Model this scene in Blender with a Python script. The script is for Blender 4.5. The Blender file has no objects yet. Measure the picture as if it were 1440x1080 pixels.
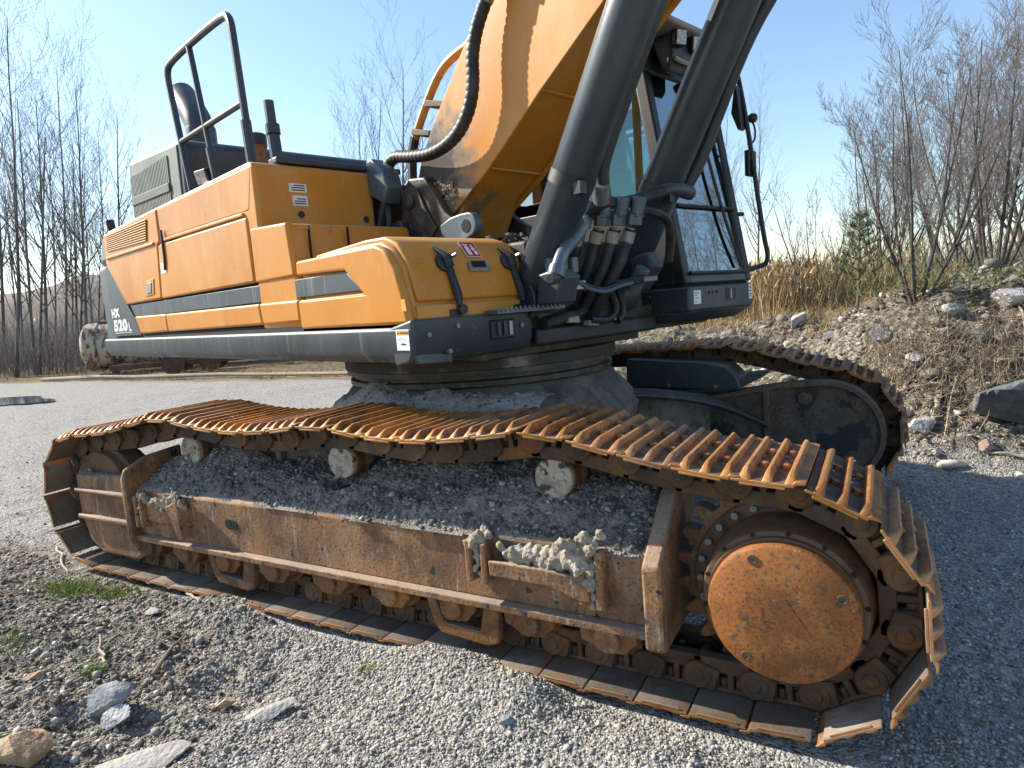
import bpy, bmesh, math, random
import numpy as np
from mathutils import Vector, Matrix, noise
random.seed(7); RNG = np.random.default_rng(11)
scene = bpy.context.scene
COL = scene.collection
# ------------------------------------------------------------------ camera
CAM = Vector((2.5059, -4.168, 1.686))
CR = Vector((0.87064947, 0.48658877, -0.07211709))
CU = Vector((0.00178245, 0.14348634, 0.98965069))
CF = Vector((-0.49190073, 0.86176739, -0.12405899))
FPX = 919.15
cam_data = bpy.data.cameras.new('camera'); cam = bpy.data.objects.new('camera', cam_data); COL.objects.link(cam)
cam_data.sensor_width = 36; cam_data.lens = FPX/1440*36; cam_data.clip_end = 2000; cam_data.clip_start = 0.05
cam.matrix_world = Matrix(((CR.x, CU.x, -CF.x, CAM.x), (CR.y, CU.y, -CF.y, CAM.y), (CR.z, CU.z, -CF.z, CAM.z), (0, 0, 0, 1)))
scene.camera = cam
# ------------------------------------------------------------------ light
SUN_EL = math.radians(34)
tr = Vector((1.0, 0.12, 0)).normalized()*math.cos(SUN_EL) + Vector((0, 0, -math.sin(SUN_EL)))   # direction the light travels
world = bpy.data.worlds.new("World"); scene.world = world; world.use_nodes = True
wn = world.node_tree.nodes; wl = world.node_tree.links
sky = wn.new('ShaderNodeTexSky'); sky.sky_type = 'NISHITA'; sky.sun_disc = False
sky.sun_elevation = SUN_EL; sky.sun_rotation = math.atan2(-tr.x, -tr.y)
sky.air_density = 1.1; sky.dust_density = 0.5; sky.ozone_density = 2.2; sky.altitude = 50
bg = wn['Background']; bg.inputs['Strength'].default_value = 0.12
wl.new(sky.outputs['Color'], bg.inputs['Color'])
sd = bpy.data.lights.new('sun', 'SUN'); sd.energy = 5.0; sd.angle = math.radians(0.6); sd.color = (1.0, 0.92, 0.79)
sun = bpy.data.objects.new('sun', sd); COL.objects.link(sun)
sun.rotation_euler = tr.to_track_quat('-Z', 'Y').to_euler(); sun.location = (-20, -6, 15)
scene.view_settings.view_transform = 'Standard'; scene.view_settings.look = 'None'
scene.view_settings.exposure = 0.98; scene.view_settings.gamma = 1
scene.cycles.max_bounces = 8; scene.cycles.transparent_max_bounces = 12

PSI = 0.2842; G = 1.5637
UPG = Vector((0.028, 0.097, 0.995)).normalized()           # true vertical; the machine's own frame leans a little

def pix(x, y, depth):
    d = CF + CR*((x-720)/FPX) - CU*((y-540)/FPX)
    return CAM + d*depth

# ------------------------------------------------------------------ helpers
class MB:
    def __init__(s): s.v = []; s.f = []
    def add(s, vs, fs):
        o = len(s.v); s.v += [tuple(v) for v in vs]; s.f += [tuple(i+o for i in f) for f in fs]; return s
    def box(s, lo, hi, M=None):
        (a, b, c), (d, e, f) = lo, hi
        vs = [Vector(p) for p in ((a,b,c),(d,b,c),(d,e,c),(a,e,c),(a,b,f),(d,b,f),(d,e,f),(a,e,f))]
        if M: vs = [M @ v for v in vs]
        return s.add(vs, [(0,3,2,1),(4,5,6,7),(0,1,5,4),(1,2,6,5),(2,3,7,6),(3,0,4,7)])
    def prism(s, poly, h0, h1, ax='y', M=None, taper=None):
        n = len(poly)
        def P(p, h):
            v = {'y': (p[0], h, p[1]), 'z': (p[0], p[1], h), 'x': (h, p[0], p[1])}[ax]
            v = Vector(v); return M @ v if M else v
        p2 = taper or poly
        vs = [P(p, h0) for p in poly] + [P(p, h1) for p in p2]
        return s.add(vs, [tuple(range(n)), tuple(range(2*n-1, n-1, -1))] + [(i, (i+1) % n, n+(i+1) % n, n+i) for i in range(n)])
    def cyl(s, p0, p1, r0, r1=None, n=16):
        p0 = Vector(p0); p1 = Vector(p1); r1 = r0 if r1 is None else r1
        q = (p1-p0).to_track_quat('Z', 'Y'); vs = []
        for p, r in ((p0, r0), (p1, r1)):
            vs += [p + q @ Vector((r*math.cos(2*math.pi*i/n), r*math.sin(2*math.pi*i/n), 0)) for i in range(n)]
        return s.add(vs, [tuple(range(n-1, -1, -1)), tuple(range(n, 2*n))] + [(i, (i+1) % n, n+(i+1) % n, n+i) for i in range(n)])
    def lathe(s, c, axis, prof, n=32):
        c = Vector(c); q = Vector(axis).to_track_quat('Z', 'Y'); vs = []; fs = []
        for t, r in prof:
            vs += [c + q @ Vector((r*math.cos(2*math.pi*i/n), r*math.sin(2*math.pi*i/n), t)) for i in range(n)]
        m = len(prof)
        for k in range(m-1):
            fs += [(k*n+i, k*n+(i+1) % n, (k+1)*n+(i+1) % n, (k+1)*n+i) for i in range(n)]
        fs += [tuple(range(n-1, -1, -1)), tuple(range((m-1)*n, m*n))]
        return s.add(vs, fs)
    def tube(s, pts, r, n=8, smooth=0):
        pts = [Vector(p) for p in pts]
        for _ in range(smooth): pts = chaikin(pts)
        m = len(pts); rr = r if isinstance(r, (list, tuple)) else [r]*m
        if len(rr) != m: rr = [rr[0]+(rr[-1]-rr[0])*i/(m-1) for i in range(m)]
        t = (pts[1]-pts[0]).normalized(); u = t.orthogonal().normalized(); vs = []
        for k in range(m):
            t2 = (pts[min(k+1, m-1)]-pts[max(k-1, 0)]).normalized()
            u = (u - t2*u.dot(t2)).normalized(); w = t2.cross(u)
            vs += [pts[k]+(u*math.cos(2*math.pi*i/n)+w*math.sin(2*math.pi*i/n))*rr[k] for i in range(n)]
        fs = [(k*n+i, k*n+(i+1) % n, (k+1)*n+(i+1) % n, (k+1)*n+i) for k in range(m-1) for i in range(n)]
        fs += [tuple(range(n-1, -1, -1)), tuple(range((m-1)*n, m*n))]
        return s.add(vs, fs)
    def build(s, name, mat, parent=None, bevel=0, seg=2, smooth=True, ang=35, up=False):
        me = bpy.data.meshes.new(name); me.from_pydata(s.v, [], s.f)
        bm = bmesh.new(); bm.from_mesh(me); bmesh.ops.recalc_face_normals(bm, faces=bm.faces[:]); bm.to_mesh(me); bm.free()
        o = bpy.data.objects.new(name, me); COL.objects.link(o)
        mats = mat if isinstance(mat, (list, tuple)) else [mat]
        for m in mats: me.materials.append(m)
        if smooth:
            me.polygons.foreach_set('use_smooth', [True]*len(me.polygons))
            me.set_sharp_from_angle(angle=math.radians(ang))
        if bevel:
            b = o.modifiers.new('bevel', 'BEVEL'); b.width = bevel; b.segments = seg; b.limit_method = 'ANGLE'; b.angle_limit = math.radians(40)
        if parent: o.parent = parent
        if up: o.rotation_euler = (0, 0, -PSI)
        return o

def chaikin(pts):
    out = [pts[0]]
    for a, b in zip(pts[:-1], pts[1:]): out += [a*.75+b*.25, a*.25+b*.75]
    out.append(pts[-1]); return out

def tag(o, label=None, cat=None, group=None, kind=None):
    if label: o['label'] = label
    if cat: o['category'] = cat
    if group: o['group'] = group
    if kind: o['kind'] = kind
    return o
def empty(name, loc=(0, 0, 0)):
    e = bpy.data.objects.new(name, None); e.empty_display_size = .2; COL.objects.link(e); e.location = loc; return e
def np_mesh(name, V, F, mat, parent=None, smooth=False, attrs=None):
    """V (n,3), F (m,k) of one polygon size"""
    me = bpy.data.meshes.new(name); V = np.ascontiguousarray(V, dtype=np.float32); F = np.ascontiguousarray(F, dtype=np.int32)
    me.vertices.add(len(V)); me.vertices.foreach_set('co', V.ravel())
    me.loops.add(F.size); me.loops.foreach_set('vertex_index', F.ravel())
    me.polygons.add(len(F)); me.polygons.foreach_set('loop_start', np.arange(0, F.size, F.shape[1], dtype=np.int32))
    if smooth: me.polygons.foreach_set('use_smooth', np.ones(len(F), dtype=bool))
    for k, a in (attrs or {}).items():
        at = me.attributes.new(k, 'FLOAT', 'POINT'); at.data.foreach_set('value', np.ascontiguousarray(a, dtype=np.float32))
    me.update(calc_edges=True); me.validate()
    o = bpy.data.objects.new(name, me); COL.objects.link(o); me.materials.append(mat)
    if parent: o.parent = parent
    return o
def vnoise(x, y, seed=0):
    xi = np.floor(x).astype(np.int64); yi = np.floor(y).astype(np.int64); xf = x-xi; yf = y-yi
    def h(a, b):
        n = (a*374761393 + b*668265263 + seed*974634777) & 0xffffffff
        n = ((n ^ (n >> 13))*1274126177) & 0xffffffff
        return ((n ^ (n >> 16)) & 0xffff)/65535.0
    u = xf*xf*(3-2*xf); v = yf*yf*(3-2*yf)
    return (h(xi, yi)*(1-u)+h(xi+1, yi)*u)*(1-v)+(h(xi, yi+1)*(1-u)+h(xi+1, yi+1)*u)*v
def fbm(x, y, seed=0, oct=4):
    s = 0; a = .5
    for k in range(oct): s = s + a*vnoise(x*2**k, y*2**k, seed+k*17); a *= .5
    return s
def sst(a, b, x):
    t = np.clip((x-a)/(b-a), 0, 1); return t*t*(3-2*t)

# ------------------------------------------------------------------ materials
def mat(name, base, rough=.6, metal=0.0, layers=(), bump=None, dust=None, coat=0, spec=.5, rnd=False, island=None, shift=False, spots=()):
    """layers: (colour, scale, low, high, (stretch), detail); dust: (colour, amount) settles on upward faces"""
    m = bpy.data.materials.new(name); m.use_nodes = True
    nt = m.node_tree; N = nt.nodes; L = nt.links
    b = N['Principled BSDF']; b.inputs['Roughness'].default_value = rough; b.inputs['Metallic'].default_value = metal
    b.inputs['Specular IOR Level'].default_value = spec
    if coat: b.inputs['Coat Weight'].default_value = coat; b.inputs['Coat Roughness'].default_value = .12
    tc = N.new('ShaderNodeTexCoord'); vec = tc.outputs['Object']
    if shift:
        oi = N.new('ShaderNodeObjectInfo'); vm = N.new('ShaderNodeVectorMath'); vm.operation = 'ADD'
        sc = N.new('ShaderNodeMath'); sc.operation = 'MULTIPLY'; sc.inputs[1].default_value = 37.0
        L.new(oi.outputs['Random'], sc.inputs[0]); L.new(vec, vm.inputs[0]); L.new(sc.outputs[0], vm.inputs[1]); vec = vm.outputs[0]
    rgb = N.new('ShaderNodeRGB'); rgb.outputs[0].default_value = (*base, 1); cur = rgb.outputs[0]
    if island:
        gi = N.new('ShaderNodeNewGeometry'); cr = N.new('ShaderNodeValToRGB')
        while len(cr.color_ramp.elements) < len(island): cr.color_ramp.elements.new(.5)
        for i, c in enumerate(island):
            e = cr.color_ramp.elements[i]; e.position = i/(len(island)-1); e.color = (*c, 1)
        L.new(gi.outputs['Random Per Island'], cr.inputs[0]); cur = cr.outputs[0]
    for lay in layers:
        c, scale, lo, hi = lay[:4]; st = lay[4] if len(lay) > 4 else (1, 1, 1); det = lay[5] if len(lay) > 5 else 6
        mp = N.new('ShaderNodeMapping'); mp.inputs['Scale'].default_value = st; L.new(vec, mp.inputs[0])
        nz = N.new('ShaderNodeTexNoise'); nz.inputs['Scale'].default_value = scale; nz.inputs['Detail'].default_value = det
        nz.inputs['Roughness'].default_value = .62; L.new(mp.outputs[0], nz.inputs['Vector'])
        mr = N.new('ShaderNodeMapRange'); mr.inputs['From Min'].default_value = lo; mr.inputs['From Max'].default_value = hi; L.new(nz.outputs[0], mr.inputs[0])
        mx = N.new('ShaderNodeMix'); mx.data_type = 'RGBA'; L.new(mr.outputs[0], mx.inputs[0]); L.new(cur, mx.inputs[6]); mx.inputs[7].default_value = (*c, 1); cur = mx.outputs[2]
    if dust:
        g = N.new('ShaderNodeNewGeometry'); sp = N.new('ShaderNodeSeparateXYZ'); L.new(g.outputs['Normal'], sp.inputs[0])
        nz = N.new('ShaderNodeTexNoise'); nz.inputs['Scale'].default_value = 9; nz.inputs['Detail'].default_value = 5; L.new(vec, nz.inputs['Vector'])
        ad = N.new('ShaderNodeMath'); ad.operation = 'MULTIPLY_ADD'; ad.inputs[1].default_value = .8; L.new(nz.outputs[0], ad.inputs[0]); L.new(sp.outputs[2], ad.inputs[2])
        mr = N.new('ShaderNodeMapRange'); mr.inputs['From Min'].default_value = .85; mr.inputs['From Max'].default_value = 1.35; mr.inputs['To Max'].default_value = dust[1]; L.new(ad.outputs[0], mr.inputs[0])
        mx = N.new('ShaderNodeMix'); mx.data_type = 'RGBA'; L.new(mr.outputs[0], mx.inputs[0]); L.new(cur, mx.inputs[6]); mx.inputs[7].default_value = (*dust[0], 1); cur = mx.outputs[2]
        mr2 = N.new('ShaderNodeMapRange'); mr2.inputs['To Min'].default_value = rough; mr2.inputs['To Max'].default_value = .9; L.new(mr.outputs[0], mr2.inputs[0]); L.new(mr2.outputs[0], b.inputs['Roughness'])
    if shift:
        hs = N.new('ShaderNodeHueSaturation'); mrv = N.new('ShaderNodeMapRange'); mrv.inputs['To Min'].default_value = .62; mrv.inputs['To Max'].default_value = 1.22; L.new(oi.outputs['Random'], mrv.inputs[0]); L.new(mrv.outputs[0], hs.inputs['Value'])
        s2 = N.new('ShaderNodeMath'); s2.operation = 'MULTIPLY'; s2.inputs[1].default_value = 7.13; fr2 = N.new('ShaderNodeMath'); fr2.operation = 'FRACT'; L.new(oi.outputs['Random'], s2.inputs[0]); L.new(s2.outputs[0], fr2.inputs[0])
        mrs = N.new('ShaderNodeMapRange'); mrs.inputs['To Min'].default_value = .88; mrs.inputs['To Max'].default_value = 1.08; L.new(fr2.outputs[0], mrs.inputs[0]); L.new(mrs.outputs[0], hs.inputs['Saturation']); L.new(cur, hs.inputs['Color']); cur = hs.outputs[0]
    for c, ctr, r0, r1, amp, sc_ in spots:
        sb = N.new('ShaderNodeVectorMath'); sb.operation = 'DISTANCE'; L.new(vec, sb.inputs[0]); sb.inputs[1].default_value = ctr
        nz = N.new('ShaderNodeTexNoise'); nz.inputs['Scale'].default_value = sc_; nz.inputs['Detail'].default_value = 8; L.new(vec, nz.inputs['Vector'])
        ma = N.new('ShaderNodeMath'); ma.operation = 'MULTIPLY_ADD'; ma.inputs[1].default_value = amp; L.new(nz.outputs[0], ma.inputs[0]); L.new(sb.outputs['Value'], ma.inputs[2])
        mr = N.new('ShaderNodeMapRange'); mr.inputs['From Min'].default_value = r1; mr.inputs['From Max'].default_value = r0; L.new(ma.outputs[0], mr.inputs[0])
        mx = N.new('ShaderNodeMix'); mx.data_type = 'RGBA'; L.new(mr.outputs[0], mx.inputs[0]); L.new(cur, mx.inputs[6]); mx.inputs[7].default_value = (*c, 1); cur = mx.outputs[2]
    L.new(cur, b.inputs['Base Color'])
    if bump:
        nz = N.new('ShaderNodeTexNoise'); nz.inputs['Scale'].default_value = bump[0]; nz.inputs['Detail'].default_value = 6; L.new(vec, nz.inputs['Vector'])
        bp = N.new('ShaderNodeBump'); bp.inputs['Strength'].default_value = bump[1]; bp.inputs['Distance'].default_value = bump[2]; L.new(nz.outputs[0], bp.inputs['Height']); L.new(bp.outputs[0], b.inputs['Normal'])
    return m

GREY = (.30, .285, .26)
M = {}
M['orange'] = mat('orange_paint', (.55, .215, .020), .42, layers=[((.48, .182, .018), 1.3, .42, .66), ((.56, .30, .09), 2.6, .50, .76, (1, 1, .45)), ((.50, .27, .085), 24, .56, .74, (1, 1, .25)), ((.33, .185, .075), 55, .64, .72), ((.22, .12, .05), 7, .66, .74)], dust=((.46, .31, .15), .38), coat=.05, spec=.35, bump=(2.2, .05, .02))
M['boom'] = mat('boom_orange_paint', (.55, .215, .020), .42, layers=[((.48, .182, .018), 1.3, .42, .66), ((.56, .30, .09), 2.6, .50, .76, (1, 1, .45)), ((.50, .27, .085), 24, .56, .74, (1, 1, .25)), ((.33, .185, .075), 55, .64, .72), ((.22, .12, .05), 7, .66, .74)], dust=((.46, .31, .15), .38), coat=.05, spec=.35, bump=(2.2, .05, .02), spots=(((.19, .135, .085), (.04, -.47, 2.56), .60, .72, .55, 9), ((.05, .038, .028), (.03, -.47, 2.58), .48, .56, .55, 13), ((.24, .20, .155), (.05, -.47, 2.42), .27, .34, .5, 22)))
M['orange_dull'] = mat('dusty_orange_paint', (.52, .22, .03), .5, layers=[((.50, .26, .08), 2.2, .45, .75), ((.16, .12, .08), 9, .62, .74)], dust=((.42, .33, .22), .5))
M['dark'] = mat('dark_grey_paint', (.026, .036, .044), .42, layers=[((.05, .062, .068), 2.5, .4, .7), ((.17, .17, .16), 22, .62, .80)], dust=((.22, .21, .19), .5))
M['dark_streak'] = mat('streaked_dark_paint', (.028, .042, .050), .45, layers=[((.26, .265, .245), 12, .53, .76, (1, 1, .06)), ((.06, .078, .088), 2, .4, .65), ((.30, .27, .22), 40, .62, .78, (1, 1, .05))], dust=((.46, .45, .42), .85))
M['black'] = mat('black_plastic', (.012, .013, .015), .5, layers=[((.04, .04, .04), 6, .5, .75)])
M['rubber'] = mat('black_hose_rubber', (.014, .015, .017), .55, layers=[((.07, .065, .06), 8, .5, .8)])
M['hole'] = mat('dark_recess', (.010, .010, .010), .9)
M['rust'] = mat('rusty_steel', (.175, .078, .030), .75, .1, layers=[((.30, .125, .036), 4.5, .42, .62), ((.070, .042, .028), 9, .50, .68), ((.25, .20, .145), 16, .56, .74), ((.09, .05, .03), 70, .54, .66), ((.38, .19, .07), 95, .62, .72)], bump=(90, .6, .006), dust=((.25, .22, .18), .55), shift=True)
M['shoe'] = mat('rusty_shoe_steel', (.20, .088, .030), .62, .25, layers=[((.42, .185, .052), 5.0, .40, .60), ((.085, .05, .03), 11, .53, .68), ((.27, .22, .17), 20, .58, .76), ((.13, .06, .025), 80, .55, .66)], bump=(80, .45, .004), shift=True)
M['shoe_dirt'] = mat('dirt_on_inner_shoe_face', (.145, .105, .075), .85, layers=[((.22, .185, .15), 6, .42, .65), ((.20, .10, .045), 4, .52, .72), ((.07, .05, .04), 12, .58, .75)], bump=(60, .5, .004), shift=True)
M['shoe_worn'] = mat('worn_rust_edge', (.42, .20, .065), .5, .3, layers=[((.30, .125, .04), 6, .45, .65), ((.50, .30, .14), 20, .58, .74)], bump=(80, .3, .003), shift=True)
M['shoe_pan'] = mat('dirty_shoe_pan', (.105, .062, .034), .75, .15, layers=[((.24, .20, .165), 9, .50, .66), ((.22, .095, .035), 6, .55, .72)], bump=(60, .5, .004), shift=True)
M['link'] = mat('rusty_chain_steel', (.085, .052, .031), .7, .25, layers=[((.20, .095, .035), 7, .48, .70), ((.15, .125, .10), 12, .55, .78)], bump=(50, .4, .004), dust=((.2, .17, .14), .5), shift=True)
M['frame'] = mat('rusty_worn_frame_paint', (.23, .115, .055), .75, .03, layers=[((.35, .180, .078), 3.2, .42, .60, (1, 1, .8)), ((.14, .072, .038), 7, .47, .64, (1, 1, .5)), ((.32, .25, .18), 2.6, .56, .84, (1, 1, .7)), ((.38, .33, .27), 12, .61, .80, (1, 1, .16)), ((.11, .055, .03), 60, .53, .63), ((.42, .25, .12), 85, .60, .70), ((.024, .030, .036), 15, .615, .635, (1, 1, .8), 9), ((.40, .35, .28), 34, .60, .72, (1, 1, .22)), ((.08, .06, .045), 2.2, .60, .74)], bump=(60, .45, .005), dust=((.32, .28, .23), .6))
M['cover'] = mat('bright_rust_cover', (.31, .108, .022), .68, .12, layers=[((.17, .064, .019), 4, .40, .62), ((.40, .17, .045), 11, .50, .70), ((.085, .042, .022), 22, .54, .68), ((.11, .05, .022), 90, .52, .64), ((.42, .28, .15), 60, .62, .74)], bump=(70, .35, .003))
M['hubrust'] = mat('brown_hub_steel', (.13, .075, .045), .6, .3, layers=[((.24, .12, .05), 6, .48, .7), ((.05, .035, .027), 9, .52, .7)], bump=(50, .3, .003))
M['bolt'] = mat('grey_bolt_steel', (.22, .22, .20), .5, .5, layers=[((.12, .09, .06), 40, .5, .7)])
M['roller'] = mat('pale_mud_on_steel', (.46, .40, .33), .85, layers=[((.28, .235, .19), 22, .42, .6), ((.07, .05, .038), 17, .54, .60)], bump=(45, .8, .01))
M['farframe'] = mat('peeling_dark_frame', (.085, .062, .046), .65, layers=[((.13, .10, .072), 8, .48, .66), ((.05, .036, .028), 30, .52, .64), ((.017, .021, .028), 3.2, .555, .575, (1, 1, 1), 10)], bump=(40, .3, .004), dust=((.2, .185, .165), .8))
M['mudsteel'] = mat('muddy_steel', (.115, .098, .08), .88, layers=[((.23, .205, .17), 3, .48, .68), ((.045, .040, .036), 5, .48, .64), ((.13, .075, .045), 9, .56, .70)], bump=(30, .8, .015), dust=((.20, .18, .15), .5))
M['grease'] = mat('greasy_dark_steel', (.035, .027, .021), .5, layers=[((.095, .072, .052), 7, .48, .68), ((.16, .12, .08), 16, .58, .74)], bump=(22, .6, .006))
M['crust'] = mat('brown_grease_film', (.17, .12, .078), .8, layers=[((.045, .034, .026), 9, .45, .58), ((.26, .15, .06), 6, .54, .70), ((.03, .025, .02), 26, .58, .68)], bump=(30, .8, .006))
M['ring_dust'] = mat('dusty_ring_seal', (.055, .047, .04), .8, layers=[((.28, .255, .225), 1.6, .52, .62), ((.03, .026, .022), 10, .52, .7)], bump=(25, .6, .008))
M['mud'] = mat('dried_mud', (.31, .265, .205), .95, layers=[((.40, .35, .28), 14, .45, .65), ((.19, .15, .11), 26, .52, .70)], bump=(120, 1, .008))
M['steel'] = mat('bare_grey_steel', (.30, .32, .33), .35, .6, layers=[((.16, .16, .15), 10, .5, .7)])
M['greypipe'] = mat('blue_grey_steel', (.10, .13, .15), .4, .3, layers=[((.22, .23, .23), 6, .5, .7)])
M['white'] = mat('white_sticker', (.72, .72, .72), .5)
M['ink'] = mat('black_ink', (.03, .03, .035), .6)
M['red'] = mat('red_sticker', (.42, .035, .05), .5)
M['amber'] = mat('amber_sticker', (.75, .33, .04), .5)
M['blue'] = mat('blue_sticker', (.02, .10, .38), .5)
M['lime'] = mat('lime_vest_cloth', (.45, .60, .05), .8)
M['logo'] = mat('white_lettering', (.62, .62, .60), .5, layers=[((.3, .3, .3), 20, .6, .7)])
M['beige'] = mat('beige_roof_panel', (.34, .30, .25), .6, layers=[((.24, .21, .18), 4, .45, .7)])
M['lens'] = mat('clear_lamp_lens', (.55, .56, .55), .15, layers=[((.25, .25, .25), 60, .45, .6)])
M['olive'] = mat('dusty_olive_grille', (.105, .125, .115), .6, layers=[((.17, .18, .165), 3, .4, .65)])
M['olive_dark'] = mat('dark_olive_bar', (.07, .085, .08), .6)
M['bark'] = mat('grey_bark', (.105, .085, .072), .9, layers=[((.19, .165, .145), 5, .45, .65, (1, 1, .3)), ((.05, .04, .035), 9, .55, .7)], shift=True)
M['twig'] = mat('brown_twigs', (.16, .14, .13), .9)
M['bleached'] = mat('bleached_wood', (.36, .30, .235), .85, layers=[((.22, .18, .14), 12, .45, .7)], bump=(40, .5, .01))
M['reed'] = mat('dry_reed', (.4, .3, .17), .85, island=[(.20, .13, .065), (.34, .245, .13), (.43, .33, .19), (.27, .17, .085)], spec=.2)
M['straw'] = mat('dry_grass', (.4, .3, .17), .9, island=[(.13, .085, .045), (.29, .20, .105), (.38, .28, .15), (.22, .19, .06)], spec=.2)
M['green'] = mat('green_grass', (.1, .2, .03), .8, island=[(.07, .14, .02), (.16, .24, .035), (.25, .25, .07), (.10, .17, .03)], spec=.2)
M['needle'] = mat('pine_needles', (.05, .1, .03), .8, island=[(.045, .072, .026), (.085, .115, .04), (.14, .15, .05)], spec=.2)
M['stone'] = mat('gravel_stone', (.3, .3, .3), .85, island=[(.11, .104, .094), (.26, .246, .222), (.38, .36, .32), (.20, .19, .172), (.52, .495, .445), (.31, .265, .205)], spec=.3)
M['clod'] = mat('soil_and_stone_bits', (.3, .3, .3), .95, island=[(.06, .048, .036), (.16, .14, .115), (.36, .335, .29), (.09, .07, .05), (.25, .235, .21), (.50, .475, .43)], spec=.2)
M['rust_dull'] = mat('dull_brown_rust', (.13, .085, .055), .75, .1, layers=[((.20, .125, .07), 8, .45, .65), ((.06, .04, .03), 30, .52, .66)], bump=(70, .5, .005))
M['bark_dark'] = mat('dark_alder_bark', (.062, .052, .047), .9, layers=[((.12, .105, .095), 6, .50, .70, (1, 1, .4))])
M['tank'] = mat('rust_streaked_cream_paint', (.42, .36, .26), .7, layers=[((.16, .055, .025), 5, .50, .58, (1, 1, .25)), ((.09, .04, .025), 2.5, .52, .62)])
M['redrust'] = mat('dark_red_rust', (.085, .036, .024), .8, layers=[((.16, .07, .04), 4, .45, .7)])
M['hill'] = mat('brown_scrub_hill', (.085, .07, .058), .95, layers=[((.14, .115, .095), .25, .4, .7)])
M['shadow_blue'] = mat('painted_shadow_blue', (.045, .06, .075), .08)  # glossy dark blue standing for shaded ground on the yard
def rockmat(name, c1, c2, c3, sc=6):
    return mat(name, c1, .85, layers=[(c2, sc, .42, .66, (1, 1, 2)), (c3, sc*3.5, .58, .74)], bump=(sc*5, .6, .02))
M['rock_blue'] = rockmat('blue_grey_rock', (.16, .175, .19), (.30, .31, .32), (.07, .075, .085), 9)
M['rock_white'] = rockmat('pale_rock', (.50, .48, .46), (.38, .37, .36), (.24, .23, .22), 12)
M['rock_sand'] = rockmat('sandy_rock', (.42, .29, .17), (.34, .24, .145), (.24, .17, .11), 7)
M['rock_dark'] = rockmat('dark_slate_rock', (.085, .095, .10), (.16, .17, .175), (.05, .055, .06), 5)
M['rock_pink'] = rockmat('pinkish_rock', (.33, .235, .20), (.26, .20, .18), (.2, .16, .14), 12)
M['rock_grey'] = rockmat('weathered_grey_rock', (.36, .345, .32), (.27, .26, .245), (.18, .17, .16), 9)

def glass_mat(name, tint, refl):
    m = bpy.data.materials.new(name); m.use_nodes = True; N = m.node_tree.nodes; L = m.node_tree.links
    for n in list(N):
        if n.type != 'OUTPUT_MATERIAL': N.remove(n)
    out = [n for n in N if n.type == 'OUTPUT_MATERIAL'][0]
    t = N.new('ShaderNodeBsdfTransparent'); t.inputs[0].default_value = (*tint, 1)
    g = N.new('ShaderNodeBsdfGlossy'); g.inputs['Roughness'].default_value = .015; g.inputs['Color'].default_value = (.88, .98, 1, 1)
    f = N.new('ShaderNodeFresnel'); f.inputs[0].default_value = 1.5
    a = N.new('ShaderNodeMath'); a.operation = 'MULTIPLY_ADD'; a.inputs[1].default_value = 1.3; a.inputs[2].default_value = refl; a.use_clamp = True; L.new(f.outputs[0], a.inputs[0])
    x = N.new('ShaderNodeMixShader'); L.new(a.outputs[0], x.inputs[0]); L.new(t.outputs[0], x.inputs[1]); L.new(g.outputs[0], x.inputs[2]); L.new(x.outputs[0], out.inputs[0])
    return m
M['glass'] = glass_mat('tinted_cab_glass', (.70, .88, .90), .24)

# ------------------------------------------------------------------ ground
def bank(x, y):
    top = 1.0 + .42*sst(1.6, 3.4, x) + .25*sst(4, 8, x)
    foot = 1.75 + 1.5*(1-sst(0.8, 2.7, x)); rise = 3.4 - .9*sst(1.5, 3.2, x)
    b = top*sst(0, 1, (y-foot)/rise)
    return b*sst(-7.5, -1.5, x-.0*y)
def mound(x, y, cx, cy, sx, sy, h): return h*np.exp(-((x-cx)/sx)**2-((y-cy)/sy)**2)
def ground_h(x, y):
    z = (fbm(x*1.1, y*1.1, 3, 4)-.48)*.10 + (fbm(x*7, y*7, 8, 4)-.44)*.055*(1+.5*sst(-1.9, -2.3, y)*(1-sst(-.6, .6, x)))
    near = sst(-2.15, -1.80, y)*(1-sst(1.9, 2.2, y))*sst(-3.6, -3.0, x)*(1-sst(2.75, 3.1, x))
    z = z*(1-.8*near) + .022*near                          # the tracks press the gravel flat
    z = z + mound(x, y, .78, -1.90, .40, .15, .085)*(1-sst(1.25, 1.5, x)) + mound(x, y, 1.22, -1.99, .17, .12, .085) + mound(x, y, -.80, -1.90, .34, .14, .085) + mound(x, y, 1.75, -2.08, .3, .1, .05)
    z = z + mound(x, y, -2.2, -2.55, .9, .32, .13) + mound(x, y, -.95, -3.0, .5, .4, .07) - mound(x, y, -.2, -2.42, .22, .13, .05)
    bk = bank(x, y)
    z = z + bk + bk*(fbm(x*1.7, y*1.7, 21, 4)-.45)*.55 + np.minimum(bk, .6)*(fbm(x*6, y*6, 31, 3)-.45)*.22
    far = sst(25, 70, np.hypot(x-2.5, y+4))
    return z + far*(-(x*.02+y*.05))*0
def gh(x, y): return float(ground_h(np.array([x], float), np.array([y], float))[0])
def axis_pts(parts):
    out = []
    for a, b, st in parts: out.append(np.arange(a, b, st))
    return np.concatenate(out + [np.array([parts[-1][1]])])
xs = axis_pts([(-260, -60, 20), (-60, -14, 1.5), (-14, -5, .15), (-5, 5.4, .03), (5.4, 14, .12), (14, 60, 2), (60, 260, 20)])
ys = axis_pts([(-60, -6, 3), (-6, -3.9, .1), (-3.9, 3.2, .03), (3.2, 9, .08), (9, 20, .25), (20, 60, 2), (60, 300, 20)])
gx, gy = np.meshgrid(xs, ys); gz = ground_h(gx, gy)
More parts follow.
